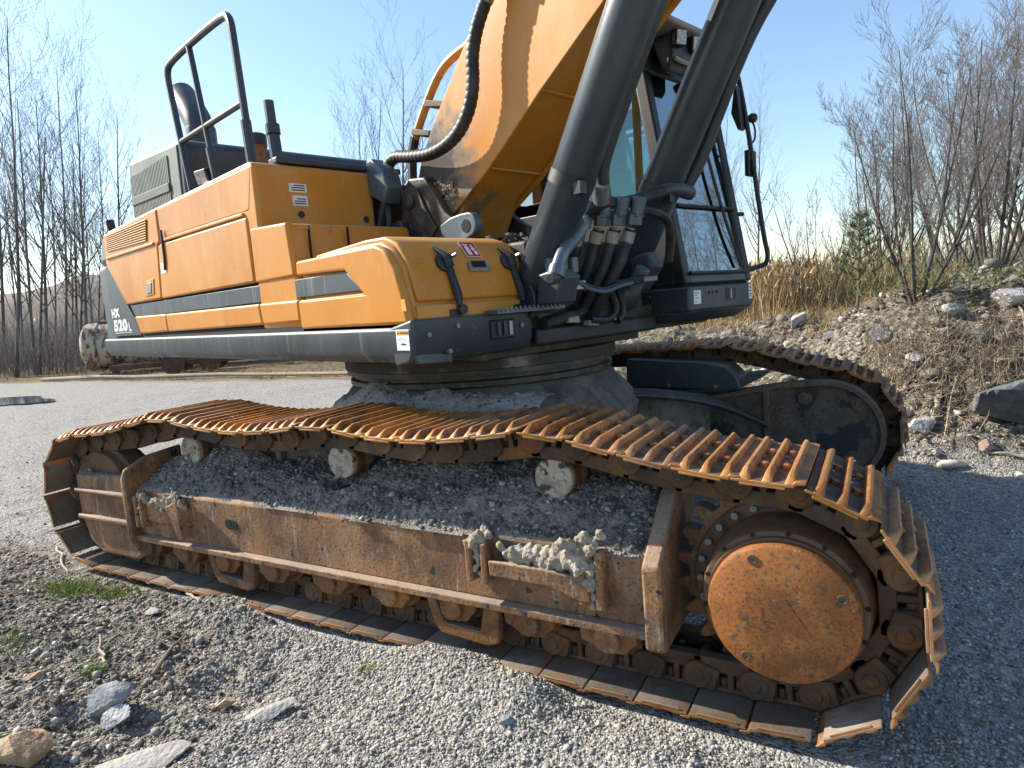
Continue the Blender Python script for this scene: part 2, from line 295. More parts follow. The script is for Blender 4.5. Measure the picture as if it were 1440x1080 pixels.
soil = np.clip(sst(.06, .3, bank(gx, gy)) + .9*sst(-1.25, -2.0, gx*.6+gy*.55-.15+.5*(fbm(gx*1.8, gy*1.8, 57, 3)-.45))*(1-sst(-1.75, -1.6, gy)), 0, 1)
soil = np.clip(soil + sst(.05, .10, mound(gx, gy, -2.2, -2.55, .9, .32, .13))*.9, 0, 1)
grassy = np.clip(sst(6.0, 8.5, gy+.8*np.clip(-gx-3, 0, 100)*-.05)*sst(-9, -5, gx) + sst(8.3, 9.0, gy-.02*gx+1.2*(fbm(gx*.3, gy*.3, 5, 3)-.5)), 0, 1)
nx, ny = len(xs), len(ys); idx = np.arange(nx*ny).reshape(ny, nx)
gf = np.stack([idx[:-1, :-1], idx[:-1, 1:], idx[1:, 1:], idx[1:, :-1]], -1).reshape(-1, 4)
def ground_mat():
    m = bpy.data.materials.new('gravel_ground'); m.use_nodes = True; N = m.node_tree.nodes; L = m.node_tree.links
    b = N['Principled BSDF']; b.inputs['Roughness'].default_value = .92; b.inputs['Specular IOR Level'].default_value = .2
    tc = N.new('ShaderNodeTexCoord'); v = tc.outputs['Object']
    def vor(s):
        n = N.new('ShaderNodeTexVoronoi'); n.inputs['Scale'].default_value = s; L.new(v, n.inputs['Vector']); return n
    def nz(s, d=5):
        n = N.new('ShaderNodeTexNoise'); n.inputs['Scale'].default_value = s; n.inputs['Detail'].default_value = d; L.new(v, n.inputs['Vector']); return n
    def mix(f, a, c):
        x = N.new('ShaderNodeMix'); x.data_type = 'RGBA'
        for i, s in ((0, f), (6, a), (7, c)):
            if isinstance(s, tuple): x.inputs[i].default_value = (*s, 1)
            elif isinstance(s, float): x.inputs[i].default_value = s
            else: L.new(s, x.inputs[i])
        return x.outputs[2]
    def ramp(s, stops):
        r = N.new('ShaderNodeValToRGB'); L.new(s, r.inputs[0])
        while len(r.color_ramp.elements) < len(stops): r.color_ramp.elements.new(.5)
        for e, (p, c) in zip(r.color_ramp.elements, stops): e.position = p; e.color = (*c, 1)
        return r.outputs[0]
    v1 = vor(85); v2 = vor(34)
    bw = N.new('ShaderNodeSeparateColor'); L.new(v1.outputs['Color'], bw.inputs[0]); bw2 = N.new('ShaderNodeSeparateColor'); L.new(v2.outputs['Color'], bw2.inputs[0])
    g1 = ramp(bw.outputs[0], [(0, (.15, .145, .137)), (.45, (.28, .27, .25)), (.8, (.38, .365, .335)), (1, (.52, .50, .46))])
    g2 = ramp(bw2.outputs[1], [(0, (.18, .174, .165)), (.6, (.30, .288, .268)), (1, (.44, .425, .39))])
    n1 = nz(9); grav = mix(ramp(n1.outputs[0], [(.45, (0, 0, 0)), (.62, (1, 1, 1))]), g1, g2)
    n2 = nz(1.3); grav = mix(ramp(n2.outputs[0], [(.50, (0, 0, 0)), (.78, (.30, .30, .30))]), grav, (.28, .245, .195))
    n3 = nz(14, 8)
    so = ramp(n3.outputs[0], [(.28, (.035, .028, .022)), (.43, (.11, .092, .072)), (.55, (.23, .205, .17)), (.68, (.38, .355, .31))])
    at = N.new('ShaderNodeAttribute'); at.attribute_name = 'soil'; ag = N.new('ShaderNodeAttribute'); ag.attribute_name = 'grassy'
    gr = ramp(nz(5, 8).outputs[0], [(.3, (.07, .05, .03)), (.5, (.20, .145, .08)), (.7, (.33, .25, .14))])
    c = mix(at.outputs['Fac'], grav, so); c = mix(ag.outputs['Fac'], c, gr); L.new(c, b.inputs['Base Color'])
    bp = N.new('ShaderNodeBump'); bp.inputs['Strength'].default_value = .9; bp.inputs['Distance'].default_value = .012; bp.invert = True
    ad = N.new('ShaderNodeMath'); ad.operation = 'ADD'; L.new(v1.outputs['Distance'], ad.inputs[0]); L.new(v2.outputs['Distance'], ad.inputs[1]); L.new(ad.outputs[0], bp.inputs['Height'])
    bp2 = N.new('ShaderNodeBump'); bp2.inputs['Strength'].default_value = .7; bp2.inputs['Distance'].default_value = .04; L.new(nz(22, 6).outputs[0], bp2.inputs['Height']); L.new(bp.outputs[0], bp2.inputs['Normal']); L.new(bp2.outputs[0], b.inputs['Normal'])
    return m
M['ground'] = ground_mat()
g = np_mesh('ground', np.stack([gx, gy, gz], -1).reshape(-1, 3), gf, M['ground'], smooth=True, attrs={'soil': soil.ravel(), 'grassy': grassy.ravel()})
tag(g, kind='structure')
# low scrubby rise behind everything
hv = []; hf = []
az = np.linspace(-2.2, 1.6, 120)
for i, a in enumerate(az):
    for k, (rr, hh) in enumerate(((70, -3), (95, 1.0), (130, 1.6), (170, -6))):
        base = 1.5 + 5.0*sst(-.45, -1.0, a) + 1.0*sst(0.1, .8, a) + 2.2*float(fbm(np.array([a*6.]), np.array([.5]), 4)[0]-.5)*2
        hv.append((2.5+rr*math.sin(a), -4.2+rr*math.cos(a), hh*base if k in (1, 2) else hh))
for i in range(len(az)-1):
    for k in range(3): hf.append((i*4+k, (i+1)*4+k, (i+1)*4+k+1, i*4+k+1))
tag(np_mesh('hill', np.array(hv), np.array(hf), M['hill'], smooth=True), kind='structure')

# ------------------------------------------------------------------ scattered stuff
ICO_V = []; t_ = (1+5**.5)/2
for a, b in ((-1, t_), (1, t_), (-1, -t_), (1, -t_)): ICO_V += [(a, b, 0)]
for a, b in ((-1, t_), (1, t_), (-1, -t_), (1, -t_)): ICO_V += [(0, a, b)]
for a, b in ((t_, -1), (t_, 1), (-t_, -1), (-t_, 1)): ICO_V += [(a, 0, b)]
ICO_V = np.array(ICO_V); ICO_V /= np.linalg.norm(ICO_V[0])
ICO_F = np.array([(0,11,5),(0,5,1),(0,1,7),(0,7,10),(0,10,11),(1,5,9),(5,11,4),(11,10,2),(10,7,6),(7,1,8),(3,9,4),(3,4,2),(3,2,6),(3,6,8),(3,8,9),(4,9,5),(2,4,11),(6,2,10),(8,6,7),(9,8,1)])
def rot_rand(n):
    q = RNG.normal(size=(n, 4)); q /= np.linalg.norm(q, axis=1)[:, None]; w, x, y, z = q.T
    return np.stack([1-2*(y*y+z*z), 2*(x*y-w*z), 2*(x*z+w*y), 2*(x*y+w*z), 1-2*(x*x+z*z), 2*(y*z-w*x), 2*(x*z-w*y), 2*(y*z+w*x), 1-2*(x*x+y*y)], -1).reshape(n, 3, 3)
def stones(P, size):
    n = len(P); sh = ICO_V[None]*RNG.uniform(.50, 1.28, (n, 12, 1))*RNG.uniform(.45, 1.2, (n, 1, 3))
    V = np.einsum('nij,nkj->nki', rot_rand(n), sh); V[:, :, 2] *= .75
    V = V*size[:, None, None] + P[:, None, :]
    F = (ICO_F[None]+12*np.arange(n)[:, None, None]).reshape(-1, 3)
    return V.reshape(-1, 3), F
def scatter(n, x0, x1, y0, y1, smin, smax, keep=None, power=2.2):
    x = RNG.uniform(x0, x1, n); y = RNG.uniform(y0, y1, n)
    if keep is not None:
        k = keep(x, y) > RNG.uniform(0, 1, n); x = x[k]; y = y[k]
    s = smin + (smax-smin)*RNG.uniform(0, 1, len(x))**power
    return np.stack([x, y, ground_h(x, y)+s*.18], -1), s
off_track = lambda x, y: np.where((x > -2.65) & (x < 2.5) & (np.abs(np.abs(y)-G) < .32) & (ground_h(x, y) < .065), 0.0, 1.0)
soilz = lambda x, y: sst(-1.25, -2.0, x*.6+y*.55-.15+.5*(fbm(x*1.8, y*1.8, 57, 3)-.45))
def keep_near(x, y):
    d = np.hypot(x-CAM.x, y-CAM.y); return off_track(x, y)*np.clip(4.2/d, 0, 1)**1.6*(1-.72*soilz(x, y))
a = scatter(170000, -4.2, 3.4, -3.7, -1.55, .0032, .0125, keep_near, 2.8)
b = scatter(44000, 2.3, 5.2, -2.6, 2.6, .004, .0145, keep_near, 2.6)
c = scatter(14000, -9, -2.7, -2.2, 4.5, .007, .02, keep_near)
d = scatter(2600, -4.0, 3.4, -3.7, -1.9, .008, .028, off_track, 5)
e_ = scatter(5000, -2.6, 3, -1.25, 3.0, .007, .022)
V, F = stones(np.concatenate([q[0] for q in (a, b, c, d, e_)]), np.concatenate([q[1] for q in (a, b, c, d, e_)]))
tag(np_mesh('gravel', V, F, M['stone']), 'loose grey crushed gravel spread over the yard around the tracks', 'gravel', kind='stuff')
on_bank = lambda x, y: sst(.02, .25, bank(x, y))*(1-.85*sst(5.5, 8, y))
a = scatter(24000, .6, 6.5, 1.6, 7.5, .006, .042, lambda x, y: on_bank(x, y)*(.25+.75*sst(.45, .55, fbm(x*1.5, y*1.5, 44, 3))), 3.6)
b = scatter(650, .8, 6.5, 1.8, 7.0, .04, .12, on_bank, 2.2)
c = scatter(26000, -3.8, .3, -3.6, -1.8, .003, .024, lambda x, y: soilz(x, y)*off_track(x, y), 6)
V, F = stones(np.concatenate([a[0], b[0], c[0]]), np.concatenate([a[1], b[1], c[1]]))
tag(np_mesh('soil_rubble', V, F, M['clod']), 'brown soil clods and stone rubble covering the earth bank', 'rubble', kind='stuff')

def blades(P, h, w, lean, bend, segs=3):
    """thin bent blades; P (n,3)"""
    n = len(P); az = RNG.uniform(0, 2*np.pi, n); ln = np.abs(RNG.normal(0, lean, n)); d = np.stack([np.cos(az), np.sin(az), 0*az], -1); s = np.stack([-np.sin(az), np.cos(az), 0*az], -1)
    rz = RNG.uniform(0, 2*np.pi, n); s = np.stack([np.cos(rz), np.sin(rz), 0*az], -1)
    up = np.array(UPG)[None]; V = []
    for k in range(segs+1):
        t = k/segs; ang = ln + bend*t*RNG.uniform(.6, 1.4, n)
        if k == 0: cpos = P.copy(); 
        else: cpos = cpos + (h/segs)[:, None]*(up*np.cos(ang)[:, None]+d*np.sin(ang)[:, None])
        ww = (w*(1-t*.85))[:, None]*.5
        V += [cpos-s*ww, cpos+s*ww]
    V = np.stack(V, 1); base = (2*(segs+1))*np.arange(n)[:, None, None]
    F = np.array([[2*k, 2*k+1, 2*k+3, 2*k+2] for k in range(segs)])[None] + base
    return V.reshape(-1, 3), F.reshape(-1, 4)
def gpts(n, x0, x1, y0, y1, keep=None):
    x = RNG.uniform(x0, x1, n); y = RNG.uniform(y0, y1, n)
    if keep is not None: k = keep(x, y) > RNG.uniform(0, 1, n); x = x[k]; y = y[k]
    return np.stack([x, y, ground_h(x, y)-.01], -1)
# matted dry grass behind the far track and along the yard edge
P1 = gpts(30000, -5, 6, 5.0, 12, lambda x, y: sst(5.0, 7.2, y+.5*(fbm(x, y, 9, 3)-.5)*4)*(.35+.65*sst(.4, .6, fbm(x*.9, y*.9, 77, 3))))
P2 = gpts(16000, -30, 2, 8.6, 13, lambda x, y: sst(.42, .6, fbm(x*.6, y*.6, 70, 3)))
P3 = gpts(9000, .6, 6, 2.6, 7.5, lambda x, y: sst(.46, .60, fbm(x*1.3, y*1.3, 91, 3))*sst(.3, .9, bank(x, y)))
PP = np.concatenate([P1, P2, P3]); n = len(PP)
V, F = blades(PP, RNG.uniform(.12, .46, n)*np.where(PP[:, 1] > 8.5, 1.2, np.where(PP[:, 1] < 5, .5, .8)), RNG.uniform(.006, .014, n), .65, 1.0)
tag(np_mesh('dry_grass', V, F, M['straw']), 'matted straw coloured dry grass along the edge of the gravel yard', 'dry grass', kind='stuff')
def clump(px, dep, spread, n):
    c = pix(px, 450, dep); x = RNG.normal(c.x, spread, n); y = RNG.normal(c.y, spread, n); return np.stack([x, y, ground_h(x, y)-.02], -1)
PP = np.concatenate([clump(px, dep, sp, n) for px, dep, sp, n in ((1075, 13.5, .55, 1500), (1105, 13.8, .5, 1500), (1135, 14, .5, 900), (1050, 14.5, .6, 900), (1165, 14.5, .6, 500), (1200, 14.6, .9, 900), (1010, 15, .8, 600))]); n = len(PP)
V, F = blades(PP, RNG.uniform(.45, 1.15, n), RNG.uniform(.008, .018, n), .10, .18)
tops = V.reshape(n, 8, 3)[:, 6:].mean(1)[RNG.uniform(0, 1, n) < .28]
V2, F2 = blades(tops, RNG.uniform(.14, .26, len(tops)), RNG.uniform(.03, .05, len(tops)), .25, .6)
tag(np_mesh('reed_bed', np.concatenate([V, V2]), np.concatenate([F, F2+len(V)]), M['reed']), 'tall tan reeds with feathery heads standing beside the cab', 'reeds', kind='stuff')
def tuft(px, py, dep, sp, n, h, label):
    c = pix(px, py, dep); x = RNG.normal(c.x, sp, n); y = RNG.normal(c.y, sp*.6, n); P = np.stack([x, y, ground_h(x, y)-.005], -1)
    V, F = blades(P, RNG.uniform(.4, 1, n)*h, RNG.uniform(.003, .006, n), .6, .9)
    return tag(np_mesh('grass_tuft', V, F, M['green']), label, 'grass tuft', 'green grass tufts in the gravel')

def twigs(P, length, rad, mode):
    n = len(P); az = RNG.uniform(0, 2*np.pi, n)
    el = RNG.normal(0, .25, n) if mode == 'flat' else RNG.uniform(.3, 1.5, n)
    d = np.stack([np.cos(az)*np.cos(el), np.sin(az)*np.cos(el), np.sin(el)], -1); s = np.stack([-np.sin(az), np.cos(az), 0*az], -1); u = np.cross(d, s)
    V = []
    for k in range(4):
        t = k/3; c = P + d*(length*(t-(.5 if mode == 'flat' else 0)))[:, None] + (s*RNG.normal(0, .10, n)[:, None]+u*RNG.normal(0, .07, n)[:, None])*length[:, None]
        for j in range(3):
            a_ = 2*np.pi*j/3; V.append(c + (s*np.cos(a_)+u*np.sin(a_))*(rad*(1-.7*t))[:, None])
    V = np.stack(V, 1); F = np.array([[3*k+j, 3*k+(j+1) % 3, 3*k+3+(j+1) % 3, 3*k+3+j] for k in range(3) for j in range(3)])[None]+12*np.arange(n)[:, None, None]
    return V.reshape(-1, 3), F.reshape(-1, 4)
P = gpts(6500, .8, 6.5, 1.7, 7, lambda x, y: on_bank(x, y)*(.3+.7*sst(.42, .6, fbm(x*1.6, y*1.6, 14, 3)))); P[:, 2] += RNG.uniform(0, .06, len(P))
V, F = twigs(P, RNG.uniform(.08, .5, len(P)), RNG.uniform(.002, .006, len(P)), 'flat')
PR = gpts(3800, 2.3, 5.0, 1.8, 3.7, lambda x, y: sst(.25, .5, bank(x, y))*(1-sst(.8, 1.2, bank(x, y)))); PR[:, 2] += RNG.uniform(-.05, .12, len(PR))
V3, F3 = twigs(PR, RNG.uniform(.1, .45, len(PR)), RNG.uniform(.002, .006, len(PR)), 'rand')
P4 = gpts(1300, -4, 0, -3.5, -1.9, soilz); P4[:, 2] += .008
V4, F4 = twigs(P4, RNG.uniform(.03, .16, len(P4)), RNG.uniform(.0015, .004, len(P4)), 'flat')
M['litter'] = mat('dead_roots_and_twigs', (.2, .15, .1), .9, island=[(.08, .058, .04), (.23, .175, .12), (.42, .35, .26), (.15, .105, .068)], spec=.2)
tag(np_mesh('twig_litter', np.concatenate([V, V3, V4]), np.concatenate([F, F3+len(V), F4+len(V)+len(V3)]), M['litter']), 'tangle of dead roots and thin twigs strewn over the earth bank', 'twigs', kind='stuff')

# ================================================================== EXCAVATOR
EX = empty('excavator'); tag(EX, 'large orange and dark grey tracked excavator with rusty tracks parked on gravel', 'excavator')
XS, XI, HZ, PR_ = 2.19, -2.28, .54, .395                  # sprocket, idler, axle height, pitch radius
def make_shoe():
    b = MB()
    b.prism([(-.106, .070), (-.100, .066), (.094, .066), (.103, .066), (.104, .076), (.139, .081), (.140, .087), (.105, .090), (.095, .077), (-.102, .077)], -.30, .30, 'y')
    for x, w, h in ((-.060, .034, .034), (.016, .030, .033), (.092, .034, .036)):
        sec = [(-.300, .002), (-.292, .010), (-.275, .020), (-.245, h), (.245, h), (.275, .020), (.292, .010), (.300, .002)]
        vs = []; fs = []
        for y, hh in sec:
            ww = w*(1.25 if hh < h else 1)
            vs += [(x-ww/2, y, .074), (x-ww*.34, y, .077+hh*.75), (x-ww*.18, y, .077+hh), (x+ww*.18, y, .077+hh), (x+ww*.34, y, .077+hh*.75), (x+ww/2, y, .074)]
        for k in range(len(sec)-1):
            for j in range(6): fs.append((k*6+j, k*6+(j+1) % 6, k*6+6+(j+1) % 6, k*6+6+j))
        fs += [tuple(range(5, -1, -1)), tuple(range((len(sec)-1)*6, len(sec)*6))]
        b.add(vs, fs)
    for x in (-.022, .054):
        for y in (-.10, .10): b.cyl((x, y, .07), (x, y, .094), .019, .017, 6)
    b.box((-.075, -.30, .056), (.075, -.292, .066))
    return b
def make_link():
    b = MB()
    for s in (-1, 1):
        y0, y1 = sorted((s*.072, s*.122)); yo0, yo1 = sorted((s*.100, s*.140)); yi0, yi1 = sorted((s*.056, s*.100))
        b.prism([(-.125, -.070), (-.118, -.076), (.118, -.076), (.125, -.070), (.125, -.030), (.060, -.016), (-.060, -.016), (-.125, -.030)], y0, y1)   # rail
        b.box((-.10, y0, .046), (.085, y1, .062))
        for x in (-.082, -.018, .040): b.box((x-.013, y0+.003, -.03), (x+.013, y1-.003, .05))
        for x, q0, q1 in ((.108, yo0, yo1), (-.108, yi0, yi1)):
            b.cyl((x, q0, 0), (x, q1, 0), .056, n=18)
        b.cyl((.108, s*.138, 0), (.108, s*.146, 0), .030, .028, 14)
        b.prism([(.02, -.03), (.11, -.055), (.11, .055), (.04, .056)], yo0+.004, yo1-.004)
        b.prism([(-.02, -.03), (-.11, -.055), (-.11, .055), (-.04, .056)], yi0+.004, yi1-.004)
        for x in (-.05, .011): b.cyl((x, s*.097, .01), (x, s*.097, .05), .017, n=8)
    b.cyl((.108, -.10, 0), (.108, .10, 0), .036, n=14)
    return b
def track_path(tops):
    pts = []
    for i in range(0, 41):
        a = math.pi/2*1.0 - math.pi*i/40.0
        pts.append((XS+PR_*math.cos(a)*1.0, HZ+PR_*math.sin(a)))
    for i in range(1, 60): pts.append((XS+(XI-XS)*i/60, HZ-PR_+.0))
    for i in range(0, 41):
        a = -math.pi/2 - math.pi*i/40
        pts.append((XI+PR_*math.cos(a), HZ+PR_*math.sin(a)))
    T = [(XI, HZ+PR_)]+tops+[(XS, HZ+PR_)]
    P = [Vector((x, 0, z)) for x, z in T]
    for _ in range(2): P = chaikin(P)
    pts += [(p.x, p.z) for p in P[1:-1]]
    return pts
def place_chain(name, y, tops, count, n_show, parent):
    tk = empty(name); tk.parent = parent
    pts = np.array(track_path(tops)); pts = np.vstack([pts, pts[:1]]); seg = np.linalg.norm(np.diff(pts, axis=0), axis=1); s = np.r_[0, np.cumsum(seg)]; Ltot = s[-1]
    def at(q): q %= Ltot; return np.array([np.interp(q, s, pts[:, 0]), np.interp(q, s, pts[:, 1])])
    off = .06; rest_s, rest_l = MB(), MB(); ms = []
    for i in range(count):
        p0, p1 = at(off+i*Ltot/count), at(off+(i+1)*Ltot/count); d = (p1-p0); ln = np.linalg.norm(d); d = d/ln; c = (p0+p1)/2
        # travelling +X on the top: z outward is the left normal of d
        X = Vector((d[0], 0, d[1])); Z = Vector((-d[1], 0, d[0])); Y = Z.cross(X)
        sc = ln/.216
        m = Matrix(((X.x*sc, Y.x, Z.x, c[0]), (X.y*sc, Y.y, Z.y, y), (X.z*sc, Y.z, Z.z, c[1]), (0, 0, 0, 1)))
        ms.append((m, c))
    hidden = set()
    if n_show < count:                                     # the bottom run of the far track lies out of sight
        order = sorted(range(count), key=lambda i: ms[i][1][1]+.05*ms[i][1][0]); hidden = set(order[:count-n_show])
    shared = {}
    for i, (m, c) in enumerate(ms):
        for nm, proto in (('track_shoe', SHOE), ('track_link', LINK)):
            if i in hidden:
                tgt = rest_s if nm == 'track_shoe' else rest_l; me = proto.data
                tgt.add([m @ v.co for v in me.vertices], [tuple(p.vertices) for p in me.polygons]); continue
            o = proto.copy(); COL.objects.link(o); o.parent = tk; o.matrix_local = m; o.name = nm
    if hidden:
        tag(rest_s.build('track_shoe', M['shoe'], tk), kind='stuff'); tag(rest_l.build('track_link', M['link'], tk), kind='stuff')
    return tk, ms
SHOE = make_shoe().build('track_shoe', [M['shoe'], M['shoe_dirt'], M['shoe_pan'], M['shoe_worn']], None, bevel=.004, seg=2)
for p in SHOE.data.polygons:
    if p.normal.z < -.5 and p.center.z < .07: p.material_index = 1
    elif p.normal.z > .9 and abs(p.center.z-.077) < .001: p.material_index = 2
    elif p.normal.z > .75 and p.center.z > .10 or abs(p.center.y) > .27: p.material_index = 3
LINK = make_link().build('track_link', M['link'], None, bevel=.004, seg=1)
near_tops = [(-1.85, .965), (-1.62, 1.02), (-1.36, 1.075), (-1.22, 1.075), (-.95, 1.03), (-.62, 1.012), (-.35, 1.025), (-.08, 1.068), (.08, 1.066), (.3, 1.028), (.6, 1.014), (.9, 1.035), (1.18, 1.082), (1.30, 1.078), (1.6, 1.01), (1.92, .952)]
far_tops = [(-1.85, .99), (-1.30, 1.09), (-1.0, 1.07), (-.5, 1.06), (-.0, 1.09), (.5, 1.11), (1.0, 1.125), (1.35, 1.145), (1.5, 1.13), (1.7, 1.075), (1.95, 1.0)]
TRN, near_ms = place_chain('crawler_track', -G, near_tops, 53, 53, EX)
TRF, far_ms = place_chain('crawler_track', G, far_tops, 53, 46, EX)
TRN['label'] = 'near crawler track with worn orange rust and gravel between its ribs'; TRF['label'] = 'far crawler track in shade with dark brown rust'
bpy.data.objects.remove(SHOE); bpy.data.objects.remove(LINK)

# ---- track frames
def track_frame(sg):
    """sg=-1 the near frame, +1 the far one (mirrored)"""
    def Yp(y): return y if sg < 0 else -y
    def px(b, poly, x0, x1): return b.prism([(Yp(y), z) for y, z in poly], x0, x1, 'x')
    def bx(b, lo, hi):
        y0, y1 = sorted((Yp(lo[1]), Yp(hi[1]))); return b.box((lo[0], y0, lo[2]), (hi[0], y1, hi[2]))
    mt = M['frame']
    f = MB(); px(f, [(-1.80, .36), (-1.80, .655), (-1.775, .675), (-1.48, .80), (-1.32, .83), (-1.32, .36)], -1.715, 1.715)
    fr = f.build('track_frame', mt, EX, bevel=.012)
    b = MB(); bx(b, (-1.70, -1.846, .330), (1.705, -1.70, .364)); b.build('bottom_flange', mt, fr, bevel=.006)
    b = MB(); px(b, [(-1.862, .30), (-1.868, .64), (-1.84, .665), (-1.58, .86), (-1.32, .93), (-1.32, .28), (-1.82, .28)], 1.70, 1.775); b.build('end_plate', mt, fr, bevel=.012)
    b = MB(); b.prism([(-2.42, .715), (-1.742, .735), (-1.742, .20), (-1.80, .165), (-2.22, .165), (-2.34, .24), (-2.42, .42)], *sorted((Yp(-1.80), Yp(-1.36))), 'y')
    ig = b.build('idler_guard', mt, EX, bevel=.02, seg=3)
    b = MB(); bx(b, (-2.40, -1.835, .595), (-1.76, -1.79, .625)); bx(b, (-2.40, -1.835, .405), (-1.76, -1.79, .440)); b.build('guard_rib', mt, ig, bevel=.012)
    b = MB(); px(b, [(-1.875, .34), (-1.875, .74), (-1.85, .80), (-1.70, .86), (-1.45, .88), (-1.45, .25), (-1.80, .20)], -1.74, -1.705); b.build('guard_plate', mt, fr, bevel=.012)
    # idler wheel and sprocket
    b = MB(); b.lathe((XI, Yp(-G-.06), HZ), (0, -sg, 0) if sg < 0 else (0, -1, 0), [(-.11, .30), (-.11, .26), (-.05, .24), (-.045, .33), (.045+.12*0, .33), (.05, .24), (.12, .26), (.12, .30)] if 0 else [(-.09, .27), (-.085, .315), (-.03, .318), (-.025, .35), (.085, .35), (.09, .318), (.145, .315), (.15, .27)], 40)
    b.build('idler_wheel', M['rust'], EX, bevel=.006)
    b = MB(); poly = []
    for k in range(23):
        for da, r in ((-.30, .372), (-.17, .418), (-.06, .432), (.06, .432), (.17, .418), (.30, .372)):
            a = 2*math.pi*(k+da*1.0)/23; poly.append((XS+r*math.cos(a), HZ+r*math.sin(a)))
    b.prism(poly, Yp(-G)-.042, Yp(-G)+.042); b.build('sprocket', M['rust'], EX, bevel=.006)
    if sg < 0:
        b = MB(); b.lathe((XS+.005, -1.40, HZ-.006), (0, -1, 0), [(0, .30), (0, .352), (.215, .352), (.222, .346), (.222, .300), (.30, .292), (.315, .288), (.37, .286), (.384, .278), (.386, .262), (.40, .26)], 64)
        fd = b.build('final_drive', M['hubrust'], EX)
        b = MB(); b.lathe((XS+.008, -1.79, HZ-.014), (0, -1, 0), [(0, .245), (.004, .256), (.038, .256), (.050, .252), (.056, .243), (.057, .10), (.057, .02)], 72)
        b.box((XS-.06, -1.8485, .50), (XS-.056, -1.846, .55)); b.box((XS-.06, -1.8485, .50), (XS-.02, -1.846, .504)); b.tube([(XS+.02, -1.847, .59), (XS+.10, -1.847, .47)], .002, 5)
        cv = b.build('hub_cover', M['cover'], fd, bevel=0)
        for a in (115, 25, 235):
            x, z = XS+.008+.215*math.cos(math.radians(a)), HZ-.014+.215*math.sin(math.radians(a))
            b = MB(); b.lathe((x, -1.846, z), (0, -1, 0), [(0, .019), (.0025, .018), (.0025, .011), (.0005, .010)], 14); b.build('plug', M['hubrust'], fd)
        for k in range(14):
            a = 2*math.pi*(k+.3)/14; x, z = XS+.005+.274*math.cos(a), HZ-.006+.274*math.sin(a)
            b = MB(); b.cyl((x, -1.784, z), (x, -1.792, z), .0085, n=6); b.build('hub_screw', M['hole'], fd)
        p = None
        for k in range(26):
            a = 2*math.pi*k/26; x, z = XS+.005+.326*math.cos(a), HZ-.006+.326*math.sin(a)
            if p is None: b = MB(); b.cyl((0, .02, 0), (0, -.022, 0), .0175, .0165, 6); p = b.build('ring_bolt', M['bolt'], fd, bevel=.003); o = p
            else: o = p.copy(); COL.objects.link(o)
            o.location = (x, -1.622, z); o.parent = fd; o.rotation_euler = (0, k*.7, 0)
    # rollers
    rp = None
    for x in (-1.64, -1.27, -.89, -.48, -.05, .36, .745, 1.15, 1.52):
        if rp is None:
            b = MB(); b.lathe((0, Yp(-1.75), 0), (0, 1 if sg < 0 else -1, 0), [(0, .05), (0, .098), (.05, .102), (.055, .125), (.085, .125), (.09, .092), (.28, .092), (.285, .125), (.315, .125), (.32, .102), (.37, .098), (.37, .05)], 24)
            y0, y1 = sorted((Yp(-1.80), Yp(-1.735)))
            b.prism([(-.13, .05), (.13, .05), (.125, -.02), (.095, -.045), (.075, -.075), (-.03, -.085), (-.075, -.055), (-.12, -.04)], y0, y1)
            y0, y1 = sorted((Yp(-1.825), Yp(-1.735))); b.cyl((0, y0, -.012), (0, y1, -.012), .058, n=18)
            rp = b.build('track_roller', M['rust'], EX, bevel=.006); o = rp
        else: o = rp.copy(); COL.objects.link(o)
        o.location = (x, 0, .297); o.parent = EX
    for x0 in (-.83, .80):
        b = MB(); y0, y1 = sorted((Yp(-1.82), Yp(-1.775)))
        b.prism([(x0-.20, .335), (x0-.15, .335), (x0-.10, .205), (x0+.10, .195), (x0+.13, .335), (x0+.21, .335), (x0+.20, .16), (x0+.14, .135), (x0-.12, .15), (x0-.16, .20)], y0, y1)
        b.build('track_guide', M['rust'], EX, bevel=.01)
    for x in (-1.305, -.02, 1.245):
        b = MB(); b.lathe((x, Yp(-1.645), .903), (0, 1 if sg < 0 else -1, 0), [(.0, .03), (.012, .088), (.02, .099), (.055, .10), (.06, .084), (.10, .084), (.105, .104), (.14, .104), (.15, .06), (.33, .06)], 32)
        cr = b.build('carrier_roller', M['rust'], EX, bevel=.003)
        b = MB(); b.lathe((x, Yp(-1.646), .903), (0, -1 if sg < 0 else 1, 0), [(-.02, .092), (.004, .092), (.010, .086), (.010, .03)], 32)
        for k in range(3):
            a = 2*math.pi*k/3+.5; b.cyl((x+.052*math.cos(a), Yp(-1.652), .903+.052*math.sin(a)), (x+.052*math.cos(a), Yp(-1.664), .903+.052*math.sin(a)), .014, .011, 8)
        b.build('roller_cap', M['roller'], cr)
        b = MB(); bx(b, (x-.07, -1.47, .74), (x+.07, -1.36, .97)); b.build('roller_bracket', M['mudsteel'], EX, bevel=.01)
    b = MB(); bx(b, (-1.45, -1.40, .78), (.15, -1.33, .93)); bx(b, (.62, -1.40, .78), (1.70, -1.33, .95))
    for x in (-1.0, -.75, .75, .95, 1.45): bx(b, (x-.025, -1.45, .78), (x+.025, -1.39, .92))
    b.build('frame_inner_wall', M['mudsteel'], EX, bevel=.008)
    return fr
FRN = track_frame(-1); FRN['label'] = 'near track frame with orange rust and chips of dark paint'
b = MB(); b.cyl((-.815, -1.801, .523), (-.815, -1.8045, .523), .028, n=20); b.cyl((-.765, -1.801, .518), (-.765, -1.8045, .518), .028, n=20); b.box((-.815, -1.804, .492), (-.765, -1.801, .549)); b.build('slot_hole', M['hole'], FRN, smooth=False)
